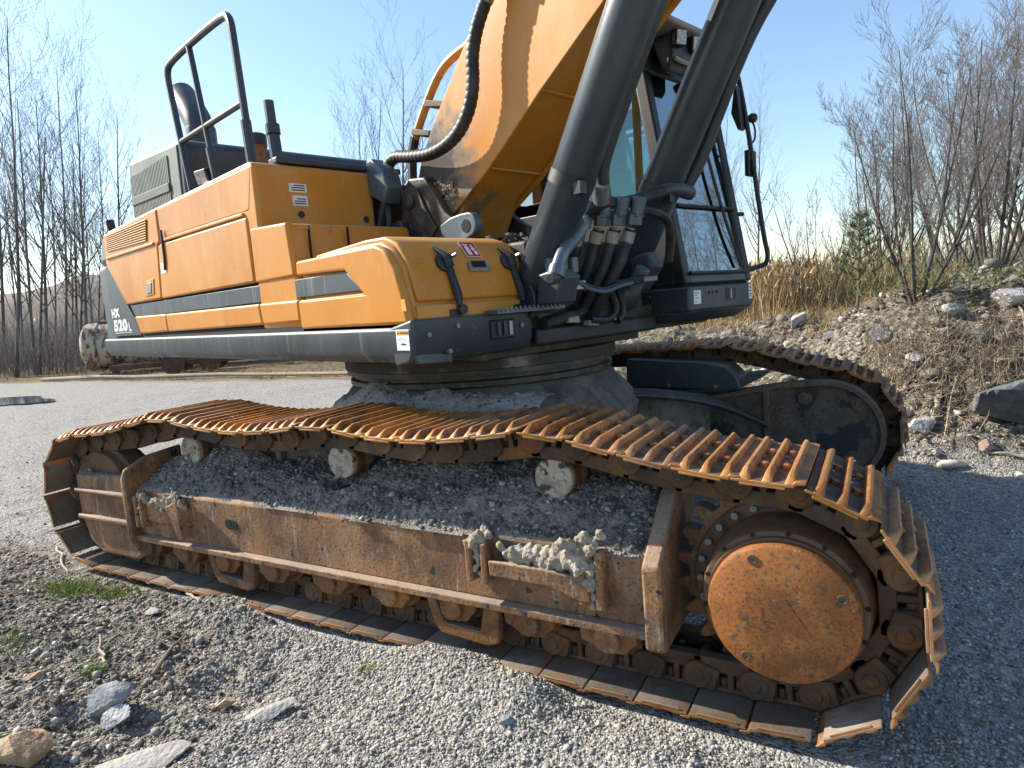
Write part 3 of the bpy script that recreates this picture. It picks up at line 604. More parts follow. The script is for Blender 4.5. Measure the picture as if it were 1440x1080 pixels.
b = MB(); pts_ = [(-.03+.095*math.cos(t*.5236)*(1+.12*math.sin(t*2.1)), -1.62+.058*math.sin(t*.5236)) for t in range(12)]; b.add([(x, y, .743+(y+1.62)*.424) for x, y in pts_]+[(x, y, .73+(y+1.62)*.424) for x, y in pts_], [tuple(range(12)), tuple(range(23, 11, -1))]+[(i, (i+1) % 12, 12+(i+1) % 12, 12+i) for i in range(12)]); b.build('access_hole', M['hole'], FRN)
# worn-off step brackets on the near frame
b = MB(); b.box((-1.655, -1.862, .43), (-1.62, -1.79, .635)); b.box((-1.60, -1.862, .43), (-1.575, -1.79, .62)); b.box((-1.57, -1.83, .47), (-1.25, -1.79, .60)); b.prism([(-1.30, .60), (-1.19, .65), (-1.17, .40), (-1.21, .40), (-1.24, .46)], -1.87, -1.79)
b.build('step_bracket', M['frame'], FRN, bevel=.008)
b = MB(); b.box((.885, -1.868, .46), (.915, -1.79, .655)); b.box((.965, -1.868, .46), (.995, -1.79, .645)); b.prism([(1.01, .505), (1.005, .575), (1.28, .575), (1.47, .555), (1.485, .46), (1.44, .455), (1.30, .500)], -1.87, -1.845)
b.box((1.43, -1.868, .44), (1.46, -1.79, .66)); b.box((1.505, -1.868, .43), (1.54, -1.79, .675)); b.build('step_bracket', M['frame'], FRN, bevel=.008)
b = MB(); b.prism([(1.02, .575), (1.28, .575), (1.24, .645), (1.04, .655)], -1.8035, -1.801); b.build('bare_patch', M['dark'], FRN)
# far track frame: inner side with its round-ended motor guard
yf = G-.36
b = MB(); b.box((-2.2, yf+.06, .30), (1.9, G+.24, .80)); b.prism([(-1.7, .78), (1.5, .86), (1.7, .96), (1.0, .90)], yf+.05, G+.2); FRF = b.build('track_frame', M['farframe'], EX, bevel=.015)
FRF['label'] = 'far track frame with peeling dark paint'
cap = [(.55, .22), (.55, .72), (1.2, .80), (1.75, .90), (2.05, .935)]+[(2.14+.40*math.cos(math.radians(a)), .535+.40*math.sin(math.radians(a))) for a in range(88, -100, -8)]
b = MB(); b.prism(cap, yf, yf+.12); mg = b.build('motor_guard', M['farframe'], EX, bevel=.008)
b = MB(); out = cap[2:]; inn = [(1.24, .765), (1.77, .865), (2.06, .895)]+[(2.14+.36*math.cos(math.radians(a)), .535+.36*math.sin(math.radians(a))) for a in range(88, -100, -8)]
b.prism(out+inn[::-1], yf-.035, yf+.002); b.build('guard_rim', M['rust_dull'], mg, bevel=.006)
b = MB(); b.box((1.70, yf-.03, .20), (1.745, yf+.01, .86)); b.build('guard_strap', M['rust_dull'], mg, bevel=.005)
for x, z in ((1.84, .70), (2.0, .80), (2.36, .76)):
    b = MB(); b.lathe((x, yf+.002, z), (0, -1, 0), [(0, .05), (.012, .05), (.012, .022), (.025, .02)], 16); b.build('guard_bolt', M['rust_dull'], mg)
b = MB(); b.lathe((XS, G+.05, HZ), (0, 1, 0), [(0, .33), (.2, .33), (.2, .27), (.26, .26)], 40); b.build('final_drive', M['hubrust'], EX)
b = MB()
for sx in (-1,): b.lathe((XI, G-.06, HZ), (0, 1, 0), [(-.09, .27), (-.085, .315), (-.03, .318), (-.025, .35), (.085, .35), (.09, .318), (.145, .315), (.15, .27)], 40)
b.build('idler_wheel', M['rust'], EX)
b = MB(); poly = []
for k in range(23):
    for da, r in ((-.30, .372), (-.17, .418), (.17, .418), (.30, .372)):
        a = 2*math.pi*(k+da)/23; poly.append((XS+r*math.cos(a), HZ+r*math.sin(a)))
b.prism(poly, G-.042, G+.042); b.build('sprocket', M['rust'], EX)
for x in (-1.305, -.02, 1.30):
    b = MB(); b.lathe((x, G-.2, .96), (0, 1, 0), [(0, .095), (.1, .10), (.11, .085), (.3, .085)], 24); b.build('carrier_roller', M['rust'], EX)
# step box on the far frame
b = MB(); b.prism([(.62, .895), (.62, 1.135), (1.30, 1.09), (1.44, 1.06), (1.52, .98), (1.55, .875)], yf-.10, yf+.28); sb = b.build('step_box', M['dark'], EX, bevel=.012)
for x, z in ((.98, .915), (1.36, .905)):
    b = MB(); b.cyl((x, yf-.098, z), (x, yf-.112, z), .016, n=8); b.build('bolt', M['bolt'], sb)
# car body
b = MB(); b.lathe((-.12, 0, .42), (0, 0, 1), [(0, .95), (.30, 1.10), (.52, 1.16), (.62, 1.08), (.70, 1.0), (.755, .96)], 56)
for sx in (-1, 1):
    for sy in (-1, 1):
        x0, x1, x2, x3 = sx*.25, sx*.95, sx*1.35, sx*.55
        b.add([(x0, sy*.55, .50), (x1, sy*.45, .50), (x2, sy*1.36, .46), (x3, sy*1.36, .46), (x0, sy*.55, 1.0), (x1, sy*.45, .98), (x2, sy*1.36, .80), (x3, sy*1.36, .82)], [(0,3,2,1),(4,5,6,7),(0,1,5,4),(1,2,6,5),(2,3,7,6),(3,0,4,7)])
b.build('car_body', M['mudsteel'], EX, bevel=.03)
b = MB(); b.tube([(.78, -.95, .86), (1.15, -.85, .86), (1.4, -.6, .82)], .02, 8, 2); b.prism([(.70, -1.22), (1.30, -1.22), (1.42, -.95), (1.30, -.60), (.85, -.52), (.62, -.75)], .865, .885, 'z'); b.build('belly_plate', M['greypipe'], EX, bevel=.01)
for k in range(3):
    b = MB(); b.tube([(.55, -.35+.12*k, 1.02), (.85, .05+.12*k, 1.0), (1.15, .45+.10*k, .93), (1.45, .85+.05*k, .80), (1.75, 1.0, .62)], .022, 8, 2); b.build('travel_hose', M['rubber'], EX)
b = MB(); b.lathe((-.12, 0, 1.02), (0, 0, 1), [(0, .90), (.16, .93), (.17, .97), (.20, .97), (.21, .94), (.235, .94), (.24, .99), (.27, .99)], 72); b.build('slewing_ring', M['grease'], EX)
b = MB(); b.lathe((-.12, 0, 1.285), (0, 0, 1), [(0, .96), (.01, 1.0), (.075, 1.0), (.08, .9)], 72); b.build('ring_seal', M['ring_dust'], EX)

# ================================================================== upper works, local frame: x forward, y left, z up
def side(poly, r0, r1): return MB().prism(poly, -r1, -r0, 'y')
def bxu(b, a0, a1, r0, r1, z0, z1): return b.box((a0, -r1, z0), (a1, -r0, z1))
OR, DK = M['orange'], M['dark']
def part(b, name, mt, par=EX, bevel=.0, seg=3, ang=35):
    return b.build(name, mt, par, bevel=bevel, seg=seg, up=(par is EX), ang=ang)
# deck and skirt
b = MB(); bxu(b, -4.0, 1.02, -1.3, 1.38, 1.43, 1.60); bxu(b, -1.6, .80, -.70, .85, 1.36, 1.44); part(b, 'main_deck', M['grease'], bevel=.01)
b = MB(); bxu(b, .8, 1.08, -.52, .66, 1.43, 1.53); part(b, 'deck_front', M['black'], bevel=.02)
b = MB(); b.prism([(-1.40, 1.602), (-1.485, 1.602), (-1.497, 1.59), (-1.497, 1.485), (-1.455, 1.425), (-1.25, 1.41), (-1.25, 1.45), (-1.40, 1.47)], -4.56, 1.045, 'x'); sk = part(b, 'side_skirt', M['dark_streak'], bevel=.006)
b = MB(); b.prism([(1.06, 1.640), (1.06, 1.49), (1.02, 1.43), (.90, 1.41), (.86, 1.60)], -1.494, -.68, 'y'); fs = part(b, 'front_skirt', DK, bevel=.015)
b = MB(); bxu(b, 1.055, 1.075, .83, 1.0, 1.50, 1.60); part(b, 'latch_plate', M['black'], fs, bevel=.008)
for r in (.87, .91, .955):
    b = MB(); bxu(b, 1.07, 1.088, r-.012, r+.012, 1.515, 1.59); part(b, 'louvre', M['steel'] if r < .9 else DK, fs, bevel=.003)
for r, z in ((1.40, 1.56), (1.22, 1.59), (1.28, 1.47), (.77, 1.56)):
    b = MB(); b.cyl((1.05, -r, z), (1.072, -r, z), .013, n=8); part(b, 'bolt', M['bolt'], fs)
# counterweight
cw = [(-4.06, -1.478), (-4.45, -1.475), (-4.60, -1.43), (-4.72, -1.30), (-4.82, -.8), (-4.86, 0), (-4.82, .8), (-4.72, 1.30), (-4.60, 1.43), (-4.06, 1.478)]
b = MB(); b.prism(cw, 1.44, 2.36, 'z'); cwo = part(b, 'counterweight', M['dark_streak'], bevel=.05, seg=4)
b = MB(); b.prism([(x*1.0+.02 if x < -4.1 else x, y*.99) for x, y in cw], 2.37, 2.68, 'z', taper=[(x+.12 if x < -4.1 else x, y*.965) for x, y in cw]); part(b, 'counterweight_cap', DK, bevel=.06, seg=4)
# engine bay core
b = MB(); bxu(b, -4.05, -.50, .30, 1.448, 1.60, 2.60); bxu(b, -4.05, -.95, -1.40, .295, 1.60, 2.60); bxu(b, -.55, -.20, .62, 1.448, 1.60, 2.18); part(b, 'engine_bay', M['hole'], bevel=.0)
rc0, rc1 = 1.44, 1.49
def panel(name, poly, r1=1.49, mt=OR, bev=.016, par=EX, r0=1.44): return part(side(poly, r0, r1), name, mt, par, bevel=bev)
pa = panel('rear_panel', [(-4.05, 2.645), (-2.352, 2.655), (-2.352, 2.385), (-2.42, 2.37), (-2.505, 1.928), (-3.545, 1.928), (-4.085, 2.366)])
b = side([(-3.93, 2.475), (-3.84, 2.615), (-2.60, 2.60), (-2.665, 2.435)], 1.488, 1.494); gr = part(b, 'air_grille', M['hole'], pa)
b = MB(); A0, A1 = (-3.93, 2.475), (-3.84, 2.615)
def gq(u, v):
    bl, br, tl, trr = Vector((-3.93, 2.475)), Vector((-2.665, 2.435)), Vector((-3.84, 2.615)), Vector((-2.60, 2.60)); p = (bl*(1-u)+br*u)*(1-v)+(tl*(1-u)+trr*u)*v; return (p.x, -1.497, p.y)
for i in range(31):
    b.tube([gq(i/30, 0), gq(i/30, 1)], .006, 5)
for i in range(9): b.tube([gq(0, i/8), gq(1, i/8)], .006, 5)
part(b, 'grille_mesh', M['orange_dull'], pa)
b = side([(-4.0, 2.425), (-2.48, 2.40), (-2.49, 2.375), (-3.99, 2.395)], 1.488, 1.506); part(b, 'pressed_ridge', OR, pa, bevel=.008)
b = side([(-2.86, 2.10), (-2.62, 2.105), (-2.66, 1.975), (-2.90, 1.97)], 1.489, 1.497); hf_ = part(b, 'latch_recess', M['orange_dull'], pa, bevel=.004)
b = side([(-2.80, 2.08), (-2.68, 2.08), (-2.71, 1.99), (-2.84, 1.99)], 1.497, 1.503); part(b, 'door_latch', M['steel'], pa, bevel=.003)
pb = panel('engine_door', [(-2.336, 2.37), (-.625, 2.345), (-.612, 1.928), (-2.485, 1.928), (-2.405, 2.36)])
panel('engine_door_upper', [(-2.336, 2.655), (-.485, 2.645), (-.575, 2.375), (-.64, 2.372), (-2.20, 2.398), (-2.336, 2.398)], 1.480)
b = side([(-2.23, 2.402), (-.66, 2.375), (-.66, 2.352), (-2.23, 2.378)], 1.47, 1.4965); part(b, 'pressed_ridge', OR, pb, bevel=.006)
b = side([(-2.26, 2.47), (-2.245, 2.47), (-2.245, 2.25), (-2.275, 2.15), (-2.285, 2.15), (-2.265, 2.26)], 1.489, 1.506); part(b, 'door_handle', M['black'], pb)
b = side([(-2.39, 2.245), (-2.27, 2.25), (-2.275, 2.13), (-2.395, 2.125)], 1.4905, 1.4925); part(b, 'small_sticker', M['white'], pb)
b = side([(-2.39, 2.245), (-2.27, 2.25), (-2.272, 2.222), (-2.391, 2.218)], 1.4925, 1.494); part(b, 'sticker_band', M['amber'], pb)
# dark stripe and lower orange strip
panel('dark_stripe', [(-3.50, 1.918), (.495, 1.905), (.632, 1.80), (-3.38, 1.803)], 1.474, M['dark_streak'], .004)
panel('lower_panel', [(-3.362, 1.806), (-2.462, 1.798), (-2.442, 1.648), (-3.232, 1.642)])
panel('lower_panel', [(-2.452, 1.797), (-.592, 1.792), (-.562, 1.655), (-2.430, 1.647)])
panel('lower_panel', [(-.582, 1.792), (-.052, 1.789), (-.045, 1.658), (-.552, 1.656)])
mp_ = panel('model_plate', [(-4.19, 2.33), (-4.08, 2.35), (-3.55, 1.90), (-3.40, 1.80), (-3.25, 1.63), (-4.17, 1.63)], 1.482, M['dark'], .003)
b = MB(); bxu(b, -4.06, -.05, 1.40, 1.468, 1.60, 1.645); part(b, 'lower_rail', M['hole'])
def text_mesh(name, body, size, loc, sx=1.0, mt=None, par=None, off=.012, rot=(math.pi/2, 0, 0), depth=.002, shear=0):
    cu = bpy.data.curves.new(name, 'FONT'); cu.body = body; cu.size = size; cu.extrude = depth; cu.offset = off; cu.shear = shear; cu.space_character = 1.08
    t = bpy.data.objects.new(name+'_curve', cu); COL.objects.link(t); bpy.context.view_layer.update()
    me = bpy.data.meshes.new_from_object(t.evaluated_get(bpy.context.evaluated_depsgraph_get())); bpy.data.objects.remove(t)
    o = bpy.data.objects.new(name, me); COL.objects.link(o); me.materials.clear(); me.materials.append(mt)
    o.parent = par; o.location = loc; o.rotation_euler = rot; o.scale = (sx, 1, 1); return o
def text_fit(name, body, a0, a1, z0, z1, r, mt, par, off=.004):
    o = text_mesh(name, body, .1, (0, 0, 0), 1, mt, par, off); xs_ = [v.co.x for v in o.data.vertices]; ys_ = [v.co.y for v in o.data.vertices]
    sx_, sy_ = (a1-a0)/(max(xs_)-min(xs_)), (z1-z0)/(max(ys_)-min(ys_)); o.scale = (sx_, sy_, 1); o.location = (a0-min(xs_)*sx_, -r, z0-min(ys_)*sy_); return o
text_fit('model_lettering', 'HX', -4.163, -3.86, 1.818, 1.910, 1.4835, M['logo'], mp_, .007)
text_fit('model_lettering', '520', -4.145, -3.648, 1.676, 1.797, 1.4835, M['logo'], mp_, .006)
text_fit('model_lettering', 'L', -3.612, -3.530, 1.676, 1.757, 1.4835, M['logo'], mp_)
b = side([(-4.14, 1.664), (-3.52, 1.668), (-3.52, 1.662), (-4.14, 1.658)], 1.4825, 1.4845); part(b, 'small_line', M['logo'], mp_)
# step between engine hood and toolbox
panel('side_panel', [(-.594, 2.268), (-.10, 2.242), (-.06, 1.925), (-.596, 1.925)], 1.488)
b = side([(-.60, 2.262), (-.10, 2.238), (-.055, 1.90), (-.055, 1.62), (-.60, 1.62)], .60, 1.475); fb = part(b, 'front_box', OR, bevel=.03)
for r in (1.36, 1.10):
    b = MB(); bxu(b, -.075, -.058, r-.004, r+.004, 1.92, 2.22); part(b, 'panel_gap', M['hole'], fb)
# hood front face and top
b = MB(); b.prism([(-4.0, 2.60), (-4.0, 2.652), (-3.9, 2.668), (-.55, 2.672), (-.50, 2.665), (-.47, 2.63), (-.47, 2.20), (-.52, 2.20)], -1.478, -.62, 'y'); hd = part(b, 'engine_hood', OR, bevel=.025)
for r0, r1, z0, z1 in ((1.25, 1.13, 2.49, 2.545), (1.235, 1.13, 2.405, 2.47)):
    b = MB(); bxu(b, -.47, -.4675, r1, r0, z0, z1); st = part(b, 'sticker', M['white'], hd)
    for k in range(3):
        b = MB(); bxu(b, -.4675, -.4665, r1+.012, r0-.012-(.02 if k == 2 else 0), z0+.010+k*.015, z0+.017+k*.015); part(b, 'printed_line', M['ink'], hd)
for r, z in ((1.185, 2.35), (.70, 2.335)):
    b = MB(); b.cyl((-.475, -r, z), (-.462, -r, z), .022, n=16); part(b, 'rubber_plug', M['black'], hd)
b = MB(); bxu(b, -.62, -.50, .34, 1.30, 2.675, 2.715); part(b, 'hood_rail', DK, bevel=.01)
# exhaust housing
b = MB(); b.prism([(-3.72, 2.62), (-3.66, 3.24), (-3.60, 3.30), (-2.22, 3.205), (-2.165, 3.15), (-2.20, 2.62)], -1.28, .55, 'y'); eh = part(b, 'exhaust_housing', DK, bevel=.05, seg=4)
b = side([(-3.66, 2.66), (-3.58, 3.255), (-2.26, 3.165), (-2.28, 2.66)], 1.27, 1.292); sg_ = part(b, 'louvre_panel', M['olive'], eh, bevel=.008)
b = side([(-3.60, 2.68), (-3.55, 3.14), (-2.50, 3.085), (-2.52, 2.68)], 1.290, 1.294); part(b, 'louvre_recess', M['hole'], eh)
for k in range(27):
    a = -3.585+k*.0405; b = side([(a-.012, 2.675), (a+.012, 2.675), (a+.042, 3.125), (a+.018, 3.125)], 1.292, 1.303); part(b, 'louvre', M['olive'], eh)
b = side([(-3.58, 2.87), (-2.50, 2.83), (-2.50, 2.90), (-3.575, 2.945)], 1.294, 1.313); part(b, 'louvre_bar', M['olive_dark'], eh, bevel=.004)
b = MB(); b.lathe((-2.46, -1.0, 3.12), (0, 0, 1), [(0, .124), (.24, .124), (.26, .120)], 28); part(b, 'exhaust_base', DK, eh)
b = MB(); b.tube([(-2.46, -1.0, 3.32), (-2.48, -1.0, 3.42), (-2.60, -1.0, 3.56), (-2.80, -1.0, 3.74)], .118, 28, 1); part(b, 'exhaust_pipe', DK, eh)
for a, r, mt in ((-1.42, 1.0, M['orange_dull']), (-1.30, 1.05, M['rust'])):
    b = MB(); b.lathe((a, -r, 2.6), (0, 0, 1), [(0, .065), (.36, .065), (.36, .075), (.44, .075), (.45, .06)], 18); part(b, 'filler_pipe', mt)
    b = MB(); b.lathe((a, -r, 2.97), (0, 0, 1), [(0, .078), (.08, .078), (.09, .06)], 18); part(b, 'filler_cap', M['black'])
# roof work lamp by the hood
def lamp(name, c, d, par, w=.075, h=.055):
    q = Vector(d).to_track_quat('Z', 'Y').to_matrix().to_4x4(); Mx = Matrix.Translation(Vector(c)) @ q
    b = MB(); b.prism([(-w, -h), (w, -h), (w*1.05, 0), (w, h), (-w, h), (-w*1.05, 0)], -.07, 0, 'z', Mx, [(-w*1.0, -h), (w, -h), (w*1.05, 0), (w, h), (-w, h), (-w*1.05, 0)]); o = part(b, name, M['black'], par, bevel=.01)
    b = MB(); b.prism([(-w*.86, -h*.82), (w*.86, -h*.82), (w*.86, h*.82), (-w*.86, h*.82)], .0005, .006, 'z', Mx); part(b, 'lamp_lens', M['lens'], o if par is not EX else o); return o
lamp('work_lamp', (-1.62, -1.36, 2.78), (.2, -1, -.3), EX)
b = MB(); b.tube([(-1.62, -1.34, 2.74), (-1.50, -1.34, 2.72), (-1.42, -1.32, 2.64)], .016, 6, 1); part(b, 'lamp_bracket', M['bleached'])
lamp('work_lamp', (-4.35, -1.36, 2.78), (-.3, -1, -.1), EX)
# handrail
R_ = 1.30
def ru(a, z, r=R_): return (a, -r, z)
b = MB(); b.tube([ru(-1.98, 2.62), ru(-2.20, 3.55), ru(-2.225, 3.72), ru(-2.10, 3.77), ru(-1.02, 3.745), ru(-.93, 3.69), ru(-.915, 3.55), ru(-.84, 2.62)], .026, 10, 2); hr = part(b, 'handrail', DK)
b = MB(); b.tube([ru(-1.70, 3.75), ru(-1.46, 2.63)], .024, 10); b.tube([ru(-2.10, 3.15), ru(-.88, 3.14)], .022, 10); part(b, 'handrail_bar', DK, hr)
b = MB(); b.tube([ru(-.845, 2.62), ru(-.88, 3.02)], .036, 10); part(b, 'handrail_socket', DK, hr)
b = MB(); b.tube([ru(-1.46, 2.62), ru(-1.54, 2.98)], .033, 10); part(b, 'handrail_socket', DK, hr)
b = MB(); b.tube([ru(-.56, 2.62, 1.26), ru(-.585, 2.86, 1.26)], .042, 10); b.tube([ru(-.585, 2.85, 1.26), ru(-.60, 3.08, 1.26)], .034, 10); b.cyl(ru(-.58, 2.87, 1.26), ru(-.585, 2.93, 1.26), .046); part(b, 'rail_post', DK)
# toolbox with its latched lid
b = side([(-.045, 1.63), (-.045, 2.00), (.30, 2.03), (.80, 2.03), (.89, 1.99), (.965, 1.90), (1.01, 1.75), (1.035, 1.66), (1.035, 1.63)], .655, 1.45); tb = part(b, 'toolbox', OR, bevel=.02)
b = side([(-.042, 1.618), (-.042, 1.785), (.655, 1.785), (.50, 1.912), (-.03, 1.925), (-.022, 2.008), (.80, 2.012), (.875, 1.985), (.955, 1.89), (1.0, 1.76), (1.032, 1.618)], 1.44, 1.49); part(b, 'toolbox_side', OR, tb, bevel=.016)
lid = [(.10, 2.03), (.62, 2.055), (.80, 2.052), (.90, 2.015), (.975, 1.925), (1.015, 1.83), (1.045, 1.725), (1.022, 1.715), (.95, 1.90), (.87, 1.975), (.10, 2.0)]
b = side(lid, .665, 1.425); ld = part(b, 'toolbox_lid', OR, tb, bevel=.02)
n_l = Vector((.35, 0, .135)).normalized()
def on_lid(t):      # t from 0 (bottom) to 1 (top) on the sloping front of the lid
    P = [(1.045, 1.725), (1.015, 1.83), (.975, 1.925), (.90, 2.015)]; t *= 3; k = min(int(t), 2); u = t-k
    return (P[k][0]*(1-u)+P[k+1][0]*u, P[k][1]*(1-u)+P[k+1][1]*u)
for r in (1.20, .755):
    b = MB(); a0, z0 = on_lid(.62); a1, z1 = on_lid(.98)
    b.lathe((a0-.004, -r-.012, z0-.01), (1, 0, .33), [(0, .05), (.025, .05), (.03, .04)], 18)
    b.tube([(on_lid(.90)[0]+.012, -r-.028, on_lid(.90)[1]), (a0+.026, -r-.006, z0+.02), (a0+.036, -r, z0-.03)], [.005, .024, .026], 8); b.tube([(a0+.032, -r, z0-.03), (1.062, -r+.004, 1.735), (1.066, -r+.006, 1.69)], [.020, .022, .014], 8)
    b.box((1.03, -r-.05, 1.635), (1.058, -r+.02, 1.672)); b.cyl((1.035, -r+.018, 1.668), (1.082, -r+.018, 1.668), .026, n=14)
    lt = part(b, 'lid_latch', M['black'], tb)
    b = MB(); b.cyl((a0+.04, -r+.018, z0+.02), (a0+.078, -r+.018, z0+.03), .010, n=8); part(b, 'latch_rivet', M['steel'], tb)
def lid_patch(name, r0, r1, t0, t1, lift, mt, par):
    (a0, z0), (a1, z1) = on_lid(t0), on_lid(t1); n = Vector((z1-z0, 0, a0-a1)).normalized(); b = MB(); vs = []
    for l in (lift-.0012, lift):
        for a, z, r in ((a0, z0, r0), (a0, z0, r1), (a1, z1, r1), (a1, z1, r0)): vs.append((a+n.x*l, -r, z+n.z*l))
    b.add(vs, [(0,3,2,1),(4,5,6,7),(0,1,5,4),(1,2,6,5),(2,3,7,6),(3,0,4,7)]); return part(b, name, mt, par)
lid_patch('fire_sticker', .94, 1.045, .68, .99, .008, M['white'], tb); lid_patch('sticker_field', .945, 1.04, .69, .98, .0095, M['red'], tb)
lid_patch('extinguisher_symbol', 1.00, 1.024, .715, .88, .011, M['white'], tb); lid_patch('extinguisher_symbol', 1.004, 1.018, .885, .905, .011, M['white'], tb); lid_patch('extinguisher_symbol', .995, 1.032, .915, .935, .011, M['white'], tb)
lid_patch('flame_symbol', .957, .978, .72, .80, .011, M['white'], tb); lid_patch('flame_symbol', .962, .983, .81, .87, .011, M['white'], tb); lid_patch('flame_symbol', .968, .978, .88, .93, .011, M['white'], tb)
b = MB(); a0, z0 = on_lid(.50); b.lathe((a0-.008, -.985, z0), (1, 0, .36), [(0, .05), (.016, .048), (.018, .04)], 4)
lid_patch('handle_plate', .915, 1.06, .42, .60, .009, M['steel'], tb); lid_patch('handle_recess', .94, 1.035, .49, .605, .012, M['hole'], tb)
b = MB(); bxu(b, .98, 1.05, .68, 1.44, 1.635, 1.70); part(b, 'toolbox_sill', M['orange_dull'], tb, bevel=.008)
b = MB(); bxu(b, .95, 1.15, .50, 1.02, 1.63, 1.652)
for k in range(14): b.box((1.15, -1.0+k*.034, 1.640), (1.156, -.985+k*.034, 1.664))
part(b, 'tread_plate', M['greypipe'], bevel=.003)
b = side([(.935, 1.595), (1.038, 1.595), (1.038, 1.495), (.935, 1.495)], 1.4975, 1.4985); wl_ = part(b, 'warning_label', M['white'], sk)
b = side([(.942, 1.590), (1.031, 1.590), (1.031, 1.567), (.942, 1.567)], 1.4985, 1.4992); part(b, 'label_band', M['amber'], sk)
text_mesh('label_lettering', 'WARNING', .0165, (.967, -1.4994, 1.572), .85, M['ink'], sk, .0004, depth=.0003)
b = side([(.946, 1.570), (.962, 1.570), (.954, 1.587)], 1.4992, 1.4996); part(b, 'warning_triangle', M['ink'], sk)
b = MB(); b.tube([(.955, -1.4988, 1.545), (.975, -1.4988, 1.552), (1.0, -1.4988, 1.548), (1.01, -1.4988, 1.535)], .0012, 5); b.prism([(.965, 1.522), (.985, 1.530), (1.02, 1.524), (1.0, 1.518)], -1.4992, -1.4988); part(b, 'label_drawing', M['ink'], sk)
b = side([(.99, 1.735), (1.022, 1.735), (1.03, 1.68), (.995, 1.68)], 1.4905, 1.4925); part(b, 'reflector_sticker', M['amber'], tb)
# ---- boom
low = [(.0, 2.10), (.18, 2.14), (.32, 2.38), (.56, 2.525), (1.03, 2.86), (1.50, 3.17), (2.2, 3.64), (3.2, 4.38), (4.4, 5.05)]
upp = [(4.4, 5.55), (3.3, 5.42), (2.0, 4.72), (1.2, 4.05), (.68, 3.47), (.35, 3.12), (.1, 2.86), (-.06, 2.69), (-.2, 2.45), (-.16, 2.25)]
b = side(low+upp, -.03, .445); bo = part(b, 'boom', M['boom'], bevel=.012)
lo2 = [(x+.012, z-.026) for x, z in low[2:]]; up2 = [(x-.02, z+.022) for x, z in upp[:-3]]
for r0, r1 in ((.446, .47), (-.055, -.031)):
    b = side([(.05, 2.2)]+lo2+up2+[(-.08, 2.69), (-.18, 2.45)], r0, r1); part(b, 'boom_side_plate', M['boom'], bo, bevel=.006)
for (a0, z0) in ((.56, 2.512), (1.03, 2.845), (1.62, 3.235)):
    b = MB(); b.tube([(a0, -.44, z0), (a0, .03, z0)], .008, 6); part(b, 'weld_seam', M['orange_dull'], bo)
rg = random.Random(3)
b = MB()
for k in range(70):
    a = rg.uniform(-.05, .26); z = 2.44+rg.gauss(0, .035)-.25*(a-.1)**2*4; r = rg.uniform(.006, .016)
    b.lathe((a, -.475, z), (0, -1, 0), [(0, r), (r*.8, r*.7), (r*1.2, r*.2)], 6)
part(b, 'mud_flakes', M['mud'], bo)['kind'] = 'stuff'
# steel lines on the boom
b = MB(); b.tube([(2.9, -.30, 5.40), (2.0, -.30, 4.85), (1.2, -.30, 4.16), (.62, -.30, 3.56), (.40, -.32, 3.34), (.15, -.36, 3.28), (.0, -.36, 3.19), (-.20, -.36, 2.97), (-.27, -.36, 2.88)], .030, 10, 2); part(b, 'boom_pipe', M['orange_dull'])
b = MB(); b.tube([(1.2, -.20, 4.12), (.40, -.20, 3.27), (.20, -.22, 3.17), (.02, -.24, 3.05), (-.13, -.25, 2.86)], .030, 10, 2); part(b, 'boom_pipe', M['orange_dull'])
b = MB(); b.tube([(-.27, -.36, 2.89), (-.325, -.36, 2.78), (-.33, -.37, 2.60)], .034, 10, 1); part(b, 'boom_hose', M['rubber'])
b = MB(); b.tube([(-.13, -.25, 2.87), (-.20, -.25, 2.74), (-.22, -.27, 2.56)], .034, 10, 1); part(b, 'boom_hose', M['rubber'])
for a, z in ((-.215, 2.93), (-.05, 3.08)):
    b = MB(); b.prism([(a-.045, z-.035), (a+.15, z-.085), (a+.16, z-.05), (a-.035, z+.01)], -.40, -.21, 'y'); part(b, 'pipe_clamp', M['rust_dull'], bevel=.008)
# ribbed protective hose
hp = [(.795, -.53, 3.47), (.742, -.55, 3.39), (.66, -.56, 3.27), (.61, -.57, 3.12), (.61, -.57, 2.98), (.555, -.57, 2.83), (.43, -.58, 2.705), (.20, -.58, 2.655), (-.06, -.57, 2.69), (-.25, -.56, 2.735), (-.335, -.56, 2.70)]
P = [Vector(p) for p in hp]
for _ in range(3): P = chaikin(P)
s_ = [0]
for p, q in zip(P[:-1], P[1:]): s_.append(s_[-1]+(q-p).length)
N = 230; Q = []
for i in range(N):
    u = s_[-1]*i/(N-1); k = max(j for j in range(len(s_)-1) if s_[j] <= u); f = (u-s_[k])/max(s_[k+1]-s_[k], 1e-6); Q.append(P[k].lerp(P[k+1], f))
b = MB(); b.tube(Q, [.038+(.0028 if (i % 6) < 4 else 0) for i in range(N)], 14); rh = part(b, 'ribbed_hose', M['rubber'])
b = MB(); b.tube([(.74, -.55, 3.385), (.86, -.53, 3.545)], .044, 14); b.cyl((.80, -.54, 3.47), (.82, -.537, 3.495), .058, n=6); part(b, 'hose_fitting', M['steel'], rh)
b = MB(); b.tube([(-.32, -.56, 2.705), (-.37, -.56, 2.64), (-.38, -.56, 2.59)], .040, 12, 1); part(b, 'hose_fitting', M['steel'], rh)
b = MB(); b.tube([(.85, -.53, 3.53), (1.05, -.52, 3.80), (1.6, -.52, 4.35), (2.4, -.52, 4.95)], .034, 10, 1); part(b, 'boom_pipe', M['orange_dull'])
b = MB(); b.prism([(.96, 3.66), (1.10, 3.80), (1.06, 3.84), (.92, 3.70)], -.60, -.46, 'y'); part(b, 'pipe_clamp', M['orange_dull'], bevel=.006)
